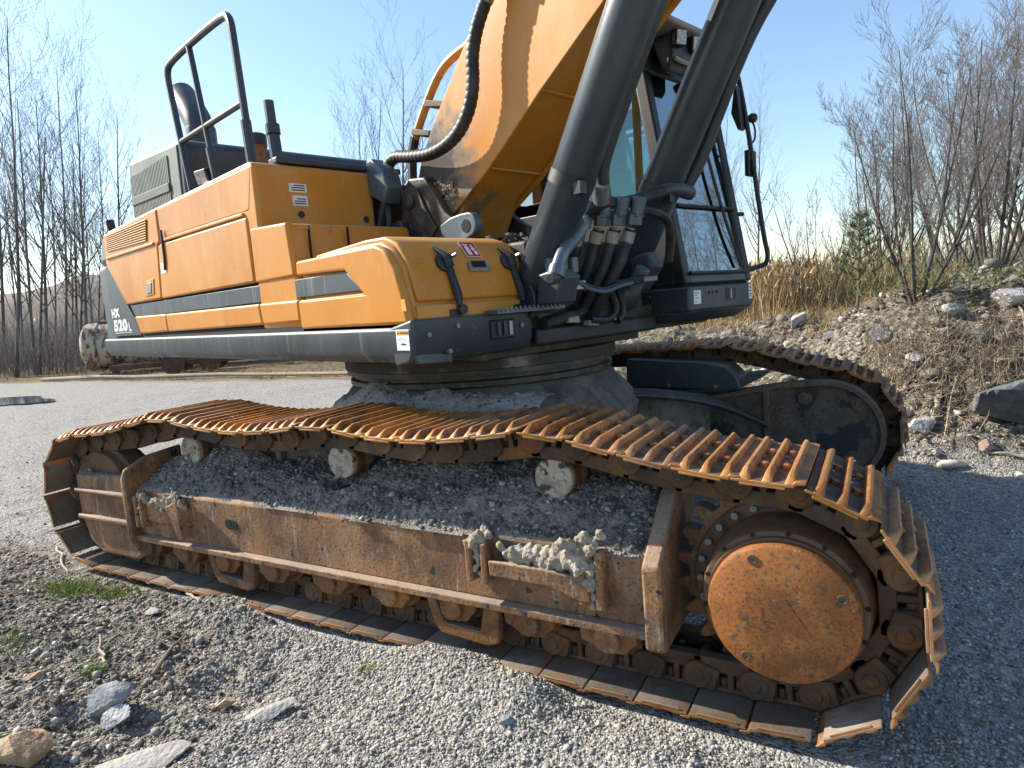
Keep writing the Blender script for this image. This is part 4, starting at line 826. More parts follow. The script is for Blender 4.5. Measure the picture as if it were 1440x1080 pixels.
# brackets at the boom foot
b = side([(-.46, 2.50), (-.47, 2.73), (-.40, 2.74), (-.28, 2.64), (-.24, 2.52), (-.30, 2.42)], .52, .66); bb = part(b, 'hose_bracket', M['greypipe'], bevel=.012)
b = side([(-.46, 2.24), (-.30, 2.56), (-.25, 2.55), (-.42, 2.22)], .60, .64); part(b, 'bracket_arm', DK, bb, bevel=.006)
b = MB(); b.tube([(-.36, -.60, 2.44), (-.30, -.62, 2.32), (-.33, -.62, 2.22)], .02, 8, 1); b.tube([(-.42, -.60, 2.40), (-.40, -.62, 2.28), (-.42, -.62, 2.2)], .02, 8, 1); part(b, 'bracket_hose', M['rubber'], bb)
pv = [(-.30, 2.05), (-.25, 2.49), (-.15, 2.57), (.02, 2.55), (.10, 2.45), (.20, 2.30), (.36, 2.20), (.36, 2.00)]
for r0, r1 in ((.475, .54), (-.13, -.065)):
    b = side(pv, r0, r1); pl = part(b, 'boom_mount', M['grease'], bevel=.015)
    if r0 > 0:
        b = side([(-.235, 2.42), (-.17, 2.50), (-.05, 2.49), (.02, 2.36), (.13, 2.20), (.06, 2.14), (-.10, 2.30)], .541, .556); part(b, 'mount_lug', M['grease'], pl, bevel=.012)
        b = MB(); b.lathe((-.13, -.55, 2.41), (0, -1, 0), [(0, .05), (.02, .05), (.03, .03)], 14); part(b, 'grease_pin', M['grease'], pl)
b = MB(); poly = [(.25, 2.20), (.36, 2.235), (.46, 2.245)] + [(.52+.075*math.cos(math.radians(a)), 2.17+.075*math.sin(math.radians(a))) for a in range(80, -100, -20)]+[(.42, 2.06), (.28, 2.04)]
b = side(poly, .565, .625); lg = part(b, 'lifting_lug', M['greypipe'], bevel=.01)
b = MB(); b.cyl((.505, -.626, 2.165), (.505, -.629, 2.165), .040, n=20); part(b, 'lug_hole', M['hole'], lg)
b = MB(); bxu(b, -.45, 1.02, -.45, .65, 1.58, 2.02); bxu(b, -.45, -.2, -.45, .6, 2.0, 2.3); part(b, 'pump_bay', M['grease'], bevel=.02)
b = MB(); rg = random.Random(5)
for k in range(26):
    a, r, z = rg.uniform(.62, .86), rg.uniform(.30, .60), 2.03+rg.uniform(0, .05); s = rg.uniform(.008, .022); b.box((a-s, -r-s, z-s), (a+s, -r+s, z+s), None)
b.tube([(.6, -.30, 2.05), (.72, -.4, 2.09), (.84, -.62, 2.06)], .012, 6, 1); b.tube([(.6, -.4, 2.04), (.74, -.5, 2.08), (.8, -.6, 2.04)], .014, 6, 1)
part(b, 'valve_block', M['mudsteel'])['kind'] = 'stuff'
# ---- boom cylinders
def boom_cyl(r, name):
    D = Vector((.5095, 0, .8604)); F0 = Vector((1.0, -r, 1.69)); A = lambda t: F0 + D*t
    b = MB(); b.lathe(A(.10), D, [(0, .085), (.05, .118), (2.25, .118), (2.27, .135), (2.40, .135), (2.42, .08)], 40); o = part(b, name, M['dark_cyl'])
    b = MB(); b.cyl(A(0)+Vector((0, -.09, 0)), A(0)+Vector((0, .09, 0)), .12, n=24); b.cyl(A(-.02), A(.2), .09, n=16); part(b, 'cylinder_eye', DK, o, bevel=.008)
    b = MB(); b.cyl(A(2.4), A(3.7), .062, n=24); part(b, 'piston_rod', M['steel'], o)
    b = MB(); b.lathe(A(.66), D, [(0, .1185), (.001, .1225), (.065, .1225), (.066, .1185)], 40); p0 = A(.69)+Vector((.10, -.06, -.06)); b.box((p0.x-.02, p0.y-.03, p0.z-.03), (p0.x+.025, p0.y+.02, p0.z+.03)); part(b, 'clamp_band', M['black'], o)
    return o, A, D
M['dark_cyl'] = mat('satin_dark_cylinder_paint', (.030, .042, .052), .36, layers=[((.06, .072, .08), 3, .45, .75), ((.15, .15, .14), 30, .66, .8)], coat=.15)
c1, A1, D1 = boom_cyl(.62, 'boom_cylinder'); c2, A2, D2 = boom_cyl(-.19, 'boom_cylinder')
v_ = lambda a, r, z: Vector((a, -r, z))
b = MB(); b.tube([v_(1.36, .36, 2.20), v_(1.40, .42, 2.27), A1(.80)+v_(.02, -.155, -.02), A1(1.2)+v_(.02, -.15, -.02), A1(2.36)+v_(.02, -.15, -.02), A1(2.5)+v_(.0, -.06, .0)], .036, 12, 2); pp = part(b, 'cylinder_pipe', DK, c1)
b = MB(); b.cyl(v_(1.345, .37, 2.195), v_(1.40, .44, 2.275), .047, n=14); part(b, 'pipe_flange', M['steel'], c1)
b = MB(); b.tube([A2(.72)+v_(.06, -.13, -.04), A2(.86)+v_(.09, -.155, -.02), A2(1.1)+v_(.07, -.165, -.01), A2(1.55)+v_(.05, -.16, .0), A2(1.85)+v_(.10, -.18, -.0), A2(2.2)+v_(.10, -.20, 0), A2(2.4)+v_(.02, -.10, 0)], .040, 12, 2); part(b, 'cylinder_pipe', DK, c2)
b = MB(); b.tube([A2(.70)+v_(.05, .12, -.05), A2(.74)+v_(.09, .05, -.05), A2(.70)+v_(.13, -.12, -.04)], .042, 12, 2); part(b, 'pipe_elbow', DK, c2)
a0 = A2(1.62)+v_(-.045, .113, .0); a1 = A2(1.80)+v_(-.045, .113, .0); b = MB(); b.box((-.022, -.001, -.1), (.022, .001, .1), Matrix.Translation((a0+a1)/2) @ D2.to_track_quat('Z', 'X').to_matrix().to_4x4() @ Matrix.Rotation(.35, 4, 'Z')); part(b, 'white_label', M['white'], c2)
# ---- hose bundle between the cylinders
for k, (q, w) in enumerate((((1.12, .33, 1.995), (1.02, .33, 1.86)), ((1.20, .26, 2.0), (1.08, .30, 1.72)), ((1.27, .20, 1.995), (1.14, .26, 1.69)), ((1.335, .14, 1.99), (1.21, .22, 1.70)))):
    b = MB(); t0 = v_(*q); t1 = v_(*w); b.tube([t0+Vector((.03, 0, .06)), t0, (t0+t1)/2+Vector((.025, 0, 0)), t1, t1+Vector((-.10, .0, -.14)), t1+Vector((-.30, .10, -.19))], .034, 12, 2); h = part(b, 'hydraulic_hose', M['rubber'])
    b = MB(); d = Vector((.035, 0, .09)); b.cyl(t0-d*.15, t0+d*.55, .039, n=14); b.cyl(t0+d*.55, t0+d*.75, .030, n=12); part(b, 'hose_crimp', M['bleached'] if k in (1, 2) else M['steel'], h, bevel=.003)
    b = MB(); c = t0+Vector((.05, 0, .105)); b.cyl(c-Vector((0, 0, .03)), c+Vector((.008, 0, .03)), .046, n=6); b.box((c.x-.05, c.y-.035, c.z+.01), (c.x+.05, c.y+.035, c.z+.055)); b.cyl(c+Vector((.02, 0, .03)), c+Vector((.05, 0, .12)), .04, n=12); part(b, 'hose_coupling', M['greypipe'], h, bevel=.004)
b = MB(); b.tube([v_(1.40, .14, 2.13), v_(1.44, .10, 2.15), v_(1.50, -.05, 2.10), v_(1.43, -.16, 1.96), v_(1.40, -.18, 1.86)], .026, 10, 2); part(b, 'hydraulic_hose', M['rubber'])
b = MB(); b.tube([v_(1.17, .34, 2.13), v_(1.30, .30, 2.20), v_(1.33, .16, 2.19), A2(.70)+v_(.10, .12, -.04)], .034, 10, 2); part(b, 'hydraulic_hose', M['rubber'])
b = MB(); b.tube([v_(1.22, .36, 2.10), v_(1.30, .476, 2.079), v_(1.30, .541, 2.01), v_(1.31, .66, 1.94), v_(1.31, .70, 1.89), v_(1.31, .735, 1.83)], .036, 12, 2); b.cyl(v_(1.31, .722, 1.85), v_(1.31, .745, 1.80), .046, n=14); part(b, 'steel_elbow', M['greypipe'])
b = side([(1.14, 1.66), (1.16, 1.82), (1.27, 1.84), (1.33, 1.80), (1.28, 1.66)], .56, .72); b.cyl(v_(1.31, .735, 1.80), v_(1.31, .79, 1.79), .04, n=6); vb = part(b, 'hose_valve', DK, bevel=.012)
for a, r in ((1.24, .60), (1.27, .55), (1.22, .68)):
    b = MB(); b.cyl((a, -r, 1.82), (a, -r, 1.90), .030, n=6); part(b, 'valve_nut', M['greypipe'], vb, bevel=.003)
b = side([(1.16, 1.70), (1.19, 1.90), (1.30, 1.93), (1.36, 1.84), (1.25, 1.70)], -.20, -.08); vb = part(b, 'lock_valve', DK, bevel=.015)
b = MB(); b.cyl(v_(1.33, -.02, 1.83), v_(1.24, -.02, 1.70), .045, n=12); part(b, 'valve_body', M['greypipe'], vb, bevel=.005)
for k in range(3):
    b = MB(); b.tube([v_(1.0, .36-.02*k, 1.775+.012*k), v_(1.10, .30, 1.715+.018*k), v_(1.24, .16, 1.725+.014*k), v_(1.36, .02, 1.755+.012*k)], .011, 8, 2); part(b, 'electric_cable', M['black'])
b = MB(); b.tube([v_(1.36, .03, 1.76), v_(1.42, -.02, 1.765)], .017, 8); part(b, 'cable_plug', M['steel'])
for k, (q, rr) in enumerate((([(.66, 1.60), (.47, 1.63), (.31, 1.685), (.18, 1.80)], .030), ([(.62, 1.55), (.45, 1.575), (.26, 1.60), (.10, 1.72), (.05, 1.85)], .030), ([(.14, 1.86), (.02, 1.68), (-.02, 1.59), (.08, 1.53), (.25, 1.55)], .026), ([(.20, 1.80), (.10, 1.70), (.09, 1.60), (.16, 1.54), (.34, 1.545)], .026), ([(-.06, 1.78), (-.10, 1.66), (-.13, 1.57), (-.06, 1.52)], .024))):
    b = MB(); b.tube([v_(1.06+.03*(k % 3), r, z) for r, z in q], rr, 10, 2); part(b, 'looped_hose', M['rubber'])
for r, z in ((.40, 1.56), (.22, 1.53), (.05, 1.55)):
    b = MB(); b.prism([(-r-.05, z-.015), (-r+.05, z-.02), (-r+.045, z+.02), (-r-.045, z+.015)], 1.08, 1.13, 'x'); part(b, 'hose_bracket', M['bleached'], bevel=.006)
b = MB(); b.tube([v_(1.30, .56, 1.77), v_(1.30, .448, 1.735), v_(1.31, .363, 1.716), v_(1.31, .233, 1.739), v_(1.32, .097, 1.757)], .013, 8, 2); part(b, 'electric_cable', M['black'])
b = MB(); b.tube([v_(1.31, .60, 1.79), v_(1.31, .50, 1.73), v_(1.32, .35, 1.70), v_(1.32, .20, 1.735), v_(1.33, .10, 1.745)], .011, 8, 2); part(b, 'electric_cable', M['greypipe'])
b = MB(); b.box((1.27, -.58, 1.725), (1.31, -.50, 1.775)); part(b, 'cable_plug', M['steel'], bevel=.006)
# ---- cab
F0z, FT = 1.715, 3.30
def fa(z): return 1.297-(z-1.72)*.178       # the front leans back
CRr, CLr = -.55, -1.49
base = [(-.50, CRr), (1.31, CRr), (1.315, CRr-.02), (1.315, CLr+.05), (1.28, CLr), (-.50, CLr)]
b = MB(); b.prism([(a, -r) for a, r in base], 1.535, 1.70, 'z'); b.prism([(a, -r) for a, r in base], 1.475, 1.535, 'z') if 0 else None
vs = [(a, -r, 1.535) for a, r in base]+[(a-.10 if a > 0 else a+.25, -(r-.04 if r > -1 else r+.10), 1.462) for a, r in base]
b.add(vs, [tuple(range(6)), tuple(range(11, 5, -1))]+[(i, (i+1) % 6, 6+(i+1) % 6, 6+i) for i in range(6)])
cb = part(b, 'cab', M['dark'], bevel=.03, seg=4)
b = MB(); bxu(b, -.48, 1.26, CLr+.02, CRr-.02, 1.70, 1.725); part(b, 'floor_seam', M['hole'], cb)
def post(b, a0, a1, r0, r1, zb, zt, lean=True):
    f = (lambda z: (fa(z)-fa(1.72))) if lean else (lambda z: 0)
    vs = []
    for z in (zb, zt):
        for a, r in ((a0, r0), (a1, r0), (a1, r1), (a0, r1)): vs.append((a+f(z), -r, z))
    b.add(vs, [(0,1,2,3),(4,7,6,5),(0,4,5,1),(1,5,6,2),(2,6,7,3),(3,7,4,0)])
b = MB(); post(b, 1.20, 1.295, CRr-.075, CRr, 1.72, 3.30); post(b, 1.20, 1.295, CLr, CLr+.085, 1.72, 3.30)
post(b, -.50, -.40, CRr-.07, CRr, 1.72, 3.32, False); post(b, -.50, -.40, CLr, CLr+.07, 1.72, 3.32, False); post(b, .32, .38, CLr, CLr+.05, 1.72, 3.3, False)
part(b, 'cab_pillars', M['black'], cb, bevel=.015)
b = MB(); b.box((-.40, .551, 1.722), (1.20, .585, 2.35)); part(b, 'side_wall', M['black'], cb, bevel=.008)
b = MB(); post(b, 1.22, 1.292, CLr+.085, CRr-.075, 1.722, 1.80); part(b, 'window_sill', M['dark'], cb, bevel=.012)
b = MB(); post(b, 1.18, 1.30, CLr+.0, CRr, 3.13, 3.34); part(b, 'window_header', M['dark'], cb, bevel=.012)
b = MB(); b.tube([v_(fa(1.775)+.012, CRr-.05, 1.79), v_(fa(1.775)+.012, CLr+.06, 1.79)], .012, 8); part(b, 'window_bar', M['black'], cb)
b = MB(); b.tube([v_(fa(2.25)+.004, CRr-.07, 2.245), v_(fa(2.25)+.004, CLr+.08, 2.25)], .012, 8); part(b, 'window_bar', M['black'], cb)
def quad(name, P, mt, par, th=.004):
    n = (P[1]-P[0]).cross(P[2]-P[0]).normalized()*th; b = MB(); b.add(P+[p+n for p in P], [(0,3,2,1),(4,5,6,7),(0,1,5,4),(1,2,6,5),(2,3,7,6),(3,0,4,7)]); return part(b, name, mt, par)
quad('windshield', [v_(fa(1.80)-.02, CRr-.07, 1.80), v_(fa(1.80)-.02, CLr+.08, 1.80), v_(fa(3.14)-.02, CLr+.08, 3.14), v_(fa(3.14)-.02, CRr-.07, 3.14)], M['glass'], cb)
quad('side_window', [v_(-.40, CRr-.02, 2.35), v_(1.18, CRr-.02, 2.35), v_(1.03, CRr-.02, 3.2), v_(-.40, CRr-.02, 3.2)], M['glass'], cb)
quad('door_window', [v_(-.40, CLr+.02, 1.95), v_(1.18, CLr+.02, 1.95), v_(1.03, CLr+.02, 3.2), v_(-.40, CLr+.02, 3.2)], M['glass'], cb)
quad('rear_window', [v_(-.48, CRr-.06, 2.3), v_(-.48, CLr+.06, 2.3), v_(-.48, CLr+.06, 3.25), v_(-.48, CRr-.06, 3.25)], M['glass'], cb)
b = MB(); bxu(b, -.50, -.45, CLr+.05, CRr-.05, 1.72, 2.3); bxu(b, -.45, 1.2, CLr+.0, CLr+.03, 1.72, 1.95); part(b, 'cab_lower_wall', M['dark'], cb, bevel=.008)
b = MB(); b.prism([(-.58, 3.30), (-.58, 3.38), (-.50, 3.43), (.95, 3.45), (1.16, 3.425), (1.18, 3.37), (1.10, 3.32)], -CRr-.0, -CLr+.03, 'y') if 0 else b.prism([(-.58, 3.30), (-.58, 3.38), (-.50, 3.43), (.95, 3.455), (1.24, 3.415), (1.25, 3.375), (1.10, 3.335)], .52, 1.53, 'y'); rf = part(b, 'cab_roof', M['beige'], cb, bevel=.03, seg=3)
b = MB(); b.prism([(1.05, 3.325), (1.13, 3.11), (1.18, 3.09), (1.22, 3.20), (1.20, 3.33)], .62, .98, 'y'); part(b, 'lamp_carrier', M['black'], cb, bevel=.02)
for r in (-.66, -.86, -1.42):
    lamp('cab_lamp', (1.262, -r, 3.285), (1, -.35, -.15), cb, .042, .05)
b = MB(); b.tube([v_(1.22, -.64, 3.17), v_(1.235, -.72, 3.15), v_(1.22, -.90, 3.17)], .014, 6, 1); part(b, 'lamp_wire', M['bleached'], cb)
# wiper, mirror hoop
b = MB(); b.tube([v_(fa(1.83)+.015, -1.33, 1.83), v_(fa(2.1)+.02, -1.22, 2.10), v_(fa(2.6)+.02, -1.13, 2.6), v_(fa(2.95)+.02, -1.12, 2.95)], .012, 6, 2); part(b, 'wiper', M['black'], cb)
b = MB(); b.tube([v_(1.02, -1.52, 3.26), v_(1.08, -1.62, 3.325), v_(1.15, -1.62, 3.31), v_(1.19, -1.62, 3.10), v_(1.24, -1.62, 2.78), v_(1.33, -1.62, 2.05), v_(1.365, -1.62, 1.90), v_(1.345, -1.62, 1.83), v_(1.27, -1.58, 1.81), v_(1.24, -1.50, 1.81)], .018, 10, 2); mh = part(b, 'mirror_hoop', M['black'], cb)
b = MB(); b.box((1.215, 1.575, 2.50), (1.255, 1.70, 2.69)); part(b, 'mirror_clamp', M['black'], mh, bevel=.01)
b = MB(); b.prism([(1.14, 2.97), (1.17, 3.16), (1.185, 3.16), (1.215, 2.85), (1.19, 2.84)], 1.54, 1.62, 'y'); b.lathe((1.24, 1.66, 2.93), (.3, 1, 0), [(-.02, .02), (0, .035), (.03, .035), (.04, .02)], 12); b.tube([(1.23, 1.66, 2.93), (1.26, 1.68, 2.86), (1.255, 1.68, 2.76), (1.22, 1.63, 2.74)], .008, 6, 1); part(b, 'mirror_arm', M['black'], mh)
for z in (2.22, 1.80):
    b = MB(); b.cyl(v_(fa(z)-.02, -1.48, z), v_(fa(z)+.0, -1.545, z), .016, n=8); part(b, 'hinge', M['black'], cb)
# marks and hardware on the cab base
def fpatch(name, r0, r1, z0, z1, lift, mt): b = MB(); bxu(b, 1.3145, 1.315+lift, r1, r0, z0, z1); return part(b, name, mt, cb)
fpatch('white_label', -.60, -.69, 1.585, 1.675, .0025, M['white'])
for z, w in ((1.662, .04), (1.652, .055), (1.642, .03), (1.622, .05), (1.600, .025)): fpatch('printed_line', -.612, -.612-w, z, z+.0035, .0035, M['ink'])
fpatch('white_label', -1.385, -1.435, 1.585, 1.69, .0025, M['white'])
for z, w in ((1.665, .03), (1.64, .025), (1.615, .03), (1.60, .02)): fpatch('printed_line', -1.395, -1.395-w, z, z+.009, .0035, M['ink'])
for r in (-.80, -.85, -.91):
    b = MB(); b.cyl(v_(1.314, r, 1.655), v_(1.318, r, 1.655), .012, n=12); part(b, 'bolt_hole', M['hole'], cb)
b = MB(); bxu(b, 1.314, 1.32, -1.17, -1.05, 1.585, 1.69); part(b, 'latch_plate', M['dark'], cb, bevel=.02)
for r in (-1.085, -1.115, -1.14):
    b = MB(); bxu(b, 1.318, 1.335, r-.011, r+.011, 1.60, 1.675); part(b, 'louvre', M['black'] if r < -1.1 else M['steel'], cb, bevel=.003)
def spatch(name, a0, a1, z0, z1, lift, mt): b = MB(); b.box((a0, -CRr-lift, z0), (a1, -CRr+.002, z1)); return part(b, name, mt, cb)
spatch('data_plate', .90, 1.02, 1.575, 1.655, .004, M['black']); spatch('plate_field', .915, 1.005, 1.595, 1.635, .006, M['dark'])
spatch('blue_sticker', .835, .885, 1.565, 1.61, .003, M['steel']); spatch('sticker_field', .842, .878, 1.571, 1.604, .005, M['blue'])
for a, z in ((.86, 1.63), (.905, 1.65), (1.015, 1.65), (.905, 1.58), (1.015, 1.58)):
    b = MB(); b.cyl((a, .552, z), (a, .543, z), .006, n=8); part(b, 'rivet', M['steel'], cb)
# inside the cab
b = MB(); b.prism([(-.25, 1.75), (.25, 1.75), (.30, 2.05), (.32, 2.18), (-.05, 2.2), (-.18, 2.9), (-.30, 2.9), (-.28, 2.2)], .80, 1.30, 'y'); part(b, 'operator_seat', M['black'], cb, bevel=.05, seg=3)
b = MB(); b.box((-.05, .72, 2.25), (.45, .80, 2.33)); b.box((-.05, 1.30, 2.25), (.45, 1.38, 2.33)); b.tube([(.42, .76, 2.33), (.45, .76, 2.5)], .025, 8); b.tube([(.42, 1.34, 2.33), (.45, 1.34, 2.5)], .025, 8); b.box((.7, .62, 1.9), (1.0, .78, 2.30)); part(b, 'control_console', M['black'], cb, bevel=.015)
b = MB(); b.prism([(-.40, 2.33), (-.30, 2.33), (-.33, 2.62), (-.38, 2.62)], .70, 1.0, 'y'); part(b, 'safety_vest', M['lime'], cb, bevel=.02)

# ================================================================== dirt lying on the machine
def heap(name, xs_, ys_, zf, hf, label, cat, nst, smax, seed):
    gx_, gy_ = np.meshgrid(xs_, ys_); h = hf(gx_, gy_); Z = zf(gx_, gy_)+h; ny_, nx_ = gx_.shape
    idx_ = np.arange(nx_*ny_).reshape(ny_, nx_); F = np.stack([idx_[:-1, :-1], idx_[:-1, 1:], idx_[1:, 1:], idx_[1:, :-1]], -1).reshape(-1, 4)
    keep = (h.ravel()[F].max(1) > .002); F = F[keep]
    x = RNG.uniform(xs_[0], xs_[-1], nst); y = RNG.uniform(ys_[0], ys_[-1], nst); hh = hf(x, y); k = hh > .004; x, y = x[k], y[k]
    s = .002+(smax-.002)*RNG.uniform(0, 1, len(x))**5
    V2, F2 = stones(np.stack([x, y, zf(x, y)+hf(x, y)+s*.2], -1), s)
    o = np_mesh(name, np.stack([gx_, gy_, Z], -1).reshape(-1, 3), F, M['dirt'], smooth=True); tag(o, label, cat, kind='stuff')
    o2 = np_mesh('gravel_bits', V2, F2, M['dirtbit']); o2.parent = o; o2['kind'] = 'stuff'; return o
M['dirt'] = mat('grey_machine_dirt', (.185, .170, .150), .95, layers=[((.29, .27, .245), 7, .42, .62), ((.085, .078, .07), 18, .48, .64), ((.36, .34, .31), 45, .58, .72)], bump=(80, 1, .018))
M['dirtbit'] = mat('dirt_pebbles', (.2, .2, .2), .9, island=[(.06, .056, .052), (.165, .152, .137), (.26, .245, .22), (.105, .098, .09), (.42, .40, .37)], spec=.3)
fz = lambda x, y: np.interp(y, [-1.86, -1.80, -1.775, -1.48, -1.32], [.64, .655, .675, .80, .83])
fh = lambda x, y: np.clip((fbm(x*3.0, y*6, 41, 5)-.32)*.22, 0, 1)*sst(-1.815, -1.70, y+.05*(fbm(x*4, y*0, 12, 3)-.5))*sst(-1.71, -1.60, x)*(1-sst(1.62, 1.695, x))*(1-1.0*np.exp(-(((x+.03)/.13)**2+((y+1.62)/.085)**2)**2)) + .05*np.exp(-((x-1.15)/.5)**2)*sst(-1.74, -1.6, y) + .045*np.exp(-((x+1.2)/.3)**2)*sst(-1.76, -1.6, y)
heap('gravel_heap', np.arange(-1.70, 1.70, .012), np.arange(-1.83, -1.34, .012), fz, fh, 'grey gravel and dirt heaped along the near track frame', 'gravel heap', 22000, .021, 1)
cz = lambda x, y: np.interp(y, [-1.30, -1.16, -1.04, -.96, -.5], [.84, 1.00, 1.12, 1.15, 1.15])
chh = lambda x, y: np.clip((fbm(x*2.6, y*5, 66, 4)-.40)*.22+.045, 0, 1)*sst(-1.31, -1.2, y)*sst(-.62, -.30, x+.1*y+.1)*(1-sst(.75, .95, x))*(1-sst(-.92, -.84, y))+.002
M['dirt'], keepd = mat('pale_dusty_mud', (.33, .30, .26), .95, layers=[((.40, .37, .325), 5, .42, .62), ((.16, .14, .12), 14, .52, .70)], bump=(40, 1, .02)), M['dirt']
heap('mud_bank', np.arange(-.85, .90, .015), np.arange(-1.31, -.80, .015), cz, chh, 'pale dusty mud banked up under the slewing ring', 'mud', 1500, .02, 2)
M['dirt'] = keepd
gz_ = lambda x, y: np.full_like(x, .722); ghh = lambda x, y: np.clip((fbm(x*6, y*6, 88, 3)-.3)*.07, 0, 1)*sst(-1.80, -1.75, y)*(1-sst(-1.45, -1.40, y))*sst(-2.42, -2.36, x)*(1-sst(-1.80, -1.75, x))
heap('idler_dirt', np.arange(-2.42, -1.74, .015), np.arange(-1.80, -1.38, .015), gz_, ghh, 'grey dirt on top of the rusty idler guard', 'dirt', 900, .015, 3)
def lumps(name, pts_, label):
    bm = bmesh.new()
    for (x, y, z, r, n, sz) in pts_:
        for _ in range(max(8, int(n*.9))):
            c = Vector((x, y, z))+Vector(RNG.normal(size=3))*1.0*Vector((1, 1, 1)).length*0
            c = Vector((x+RNG.normal()*r[0], y+RNG.normal()*r[1], z+RNG.normal()*r[2])); q = sz*RNG.uniform(.35, 1.05)
            ret = bmesh.ops.create_icosphere(bm, subdivisions=3, radius=1)
            for v in ret['verts']:
                d = v.co.copy(); k = 1+.55*noise.noise(d*1.6+c*40)+.30*noise.noise(d*4+c*70)+.18*noise.noise(d*9+c*90); v.co = c+Vector((d.x*q, d.y*q*.8, d.z*q))*k
    me = bpy.data.meshes.new(name); bm.to_mesh(me); bm.free(); me.polygons.foreach_set('use_smooth', [True]*len(me.polygons))
    o = bpy.data.objects.new(name, me); COL.objects.link(o); me.materials.append(M['mud']); rm = o.modifiers.new('merge', 'REMESH'); rm.mode = 'VOXEL'; rm.voxel_size = .004; rm.use_smooth_shade = True; sm_ = o.modifiers.new('soften', 'SMOOTH'); sm_.factor = .7; sm_.iterations = 5
    return tag(o, label, 'mud', kind='stuff')
lumps('dried_mud', [(.94, -1.835, .66, (.025, .015, .02), 40, .022), (.94, -1.84, .58, (.012, .012, .05), 40, .016), (1.17, -1.835, .605, (.06, .012, .02), 90, .022), (1.30, -1.835, .60, (.07, .014, .03), 120, .024), (1.42, -1.84, .64, (.05, .016, .03), 110, .024), (1.48, -1.845, .56, (.015, .01, .06), 50, .016)], 'pale dried mud caked on the right step bracket of the track frame')
lumps('dried_mud', [(-1.60, -1.835, .63, (.03, .012, .012), 45, .018), (-1.42, -1.825, .60, (.09, .012, .012), 80, .02), (-1.24, -1.835, .62, (.035, .014, .03), 70, .022), (-1.595, -1.845, .53, (.008, .008, .05), 25, .012)], 'pale dried mud caked on the left step bracket by the idler')
P = []
for m, c in near_ms:
    if c[1] > .80:
        for _ in range(26):
            p = m @ Vector((RNG.choice([-.045, .045])+RNG.normal(0, .012), RNG.normal(.0, .11), .083)); P.append(p)
P = np.array(P); k = fbm(P[:, 0]*2.3, P[:, 1]*2.3, 19, 3) > .40; P = P[k]
V, F = stones(P, .004+.011*RNG.uniform(0, 1, len(P))**2.5); tag(np_mesh('shoe_gravel', V, F, M['stone']), 'small gravel lying between the ribs of the near track', 'gravel', kind='stuff')

# ================================================================== rocks, wood
def hit(px, py, dmax=60):
    d = np.concatenate([np.arange(.6, 14, .01), np.arange(14, dmax, .1)]); v = CF + CR*((px-720)/FPX) - CU*((py-540)/FPX)
    x, y, z = CAM.x+v.x*d, CAM.y+v.y*d, CAM.z+v.z*d; k = np.argmax(z < ground_h(x, y)); return Vector((x[k], y[k], z[k])), d[k]
def rock_mesh(seed, dims, planes=11, rough=.03):
    rg = np.random.default_rng(seed); bm = bmesh.new(); bmesh.ops.create_icosphere(bm, subdivisions=4, radius=1)
    nrm = rg.normal(size=(planes, 3)); nrm /= np.linalg.norm(nrm, axis=1)[:, None]; h = rg.uniform(.42, .85, planes)
    off = rg.uniform(0, 50, 3)
    for v in bm.verts:
        d = np.array(v.co); dn = nrm @ d; r = min(1.05, np.min(np.where(dn > .05, h/np.maximum(dn, .05), 9)))
        q = Vector(d*2.4+off); r *= 1+rough*(noise.noise(q)+.6*noise.noise(q*2.7)+.4*noise.noise(q*6))*1.6
        v.co = Vector((d[0]*r*dims[0], d[1]*r*dims[1], d[2]*r*dims[2]))
    me = bpy.data.meshes.new('rock'); bm.to_mesh(me); bm.free()
    me.polygons.foreach_set('use_smooth', [True]*len(me.polygons)); me.set_sharp_from_angle(angle=math.radians(16)); return me
def rock(px, py, wpx, asp, mt, label, seed, rz=0, sink=.25, tilt=(0, 0), name='rock', cat='rock', group=None):
    """wpx: width in photo pixels; asp: (depth, height) relative to the half width"""
    p, d = hit(px, py); hw = wpx/2*d/FPX; dims = (hw, hw*asp[0], hw*asp[1]); me = rock_mesh(seed, dims); me.name = name
    o = bpy.data.objects.new(name, me); COL.objects.link(o); me.materials.append(mt)
    o.location = (p.x, p.y, p.z+dims[2]*(1-sink*2)); o.rotation_euler = (tilt[0], tilt[1], math.atan2(CR.y, CR.x)+rz); return tag(o, label, cat, group)
rock(153, 1000, 80, (.8, .55), M['rock_blue'], 'angular blue grey rock beside a smaller white one in the gravel', 5, .2, .18, (.15, -.35))
rock(167, 1020, 46, (.8, .7), M['rock_white'], 'small white rock lying against the blue grey one', 9, .1, .15, (.2, -.3))
rock(36, 1062, 108, (.8, .52), M['rock_sand'], 'large sandy orange boulder in the near left corner', 12, .3, .25, (.1, -.25), 'boulder', 'boulder')
rock(372, 1008, 84, (.45, .22), M['rock_grey'], 'flat pale slab lying in the gravel in front of the track', 14, .5, .2, (.1, -.2))
rock(316, 998, 30, (.8, .75), M['rock_sand'], 'small tan stone sitting on the gravel', 17, .3, .15)
rock(215, 1072, 150, (.7, .14), M['rock_grey'], 'broad flat stone half buried at the lower edge', 18, .1, .35)
rock(48, 955, 62, (.4, .2), M['rock_sand'], 'long tan stone lying on dark soil', 21, .6, .2, (0, -.2))
rock(216, 862, 30, (.7, .4), M['rock_grey'], 'small flat stone beyond the grass tuft near the track', 22, .4)
rock(712, 1018, 24, (.8, .8), M['rock_blue'], 'small grey stone on the open gravel below the track frame', 23, .4)
rock(443, 714, 24, (.8, .9), M['rock_blue'], 'small stone', 24) if 0 else None
rock(1412, 600, 122, (.7, .78), M['rock_dark'], 'big dark slate boulder sticking out of the earth bank', 31, .15, .12, (.1, .25), 'boulder', 'boulder')
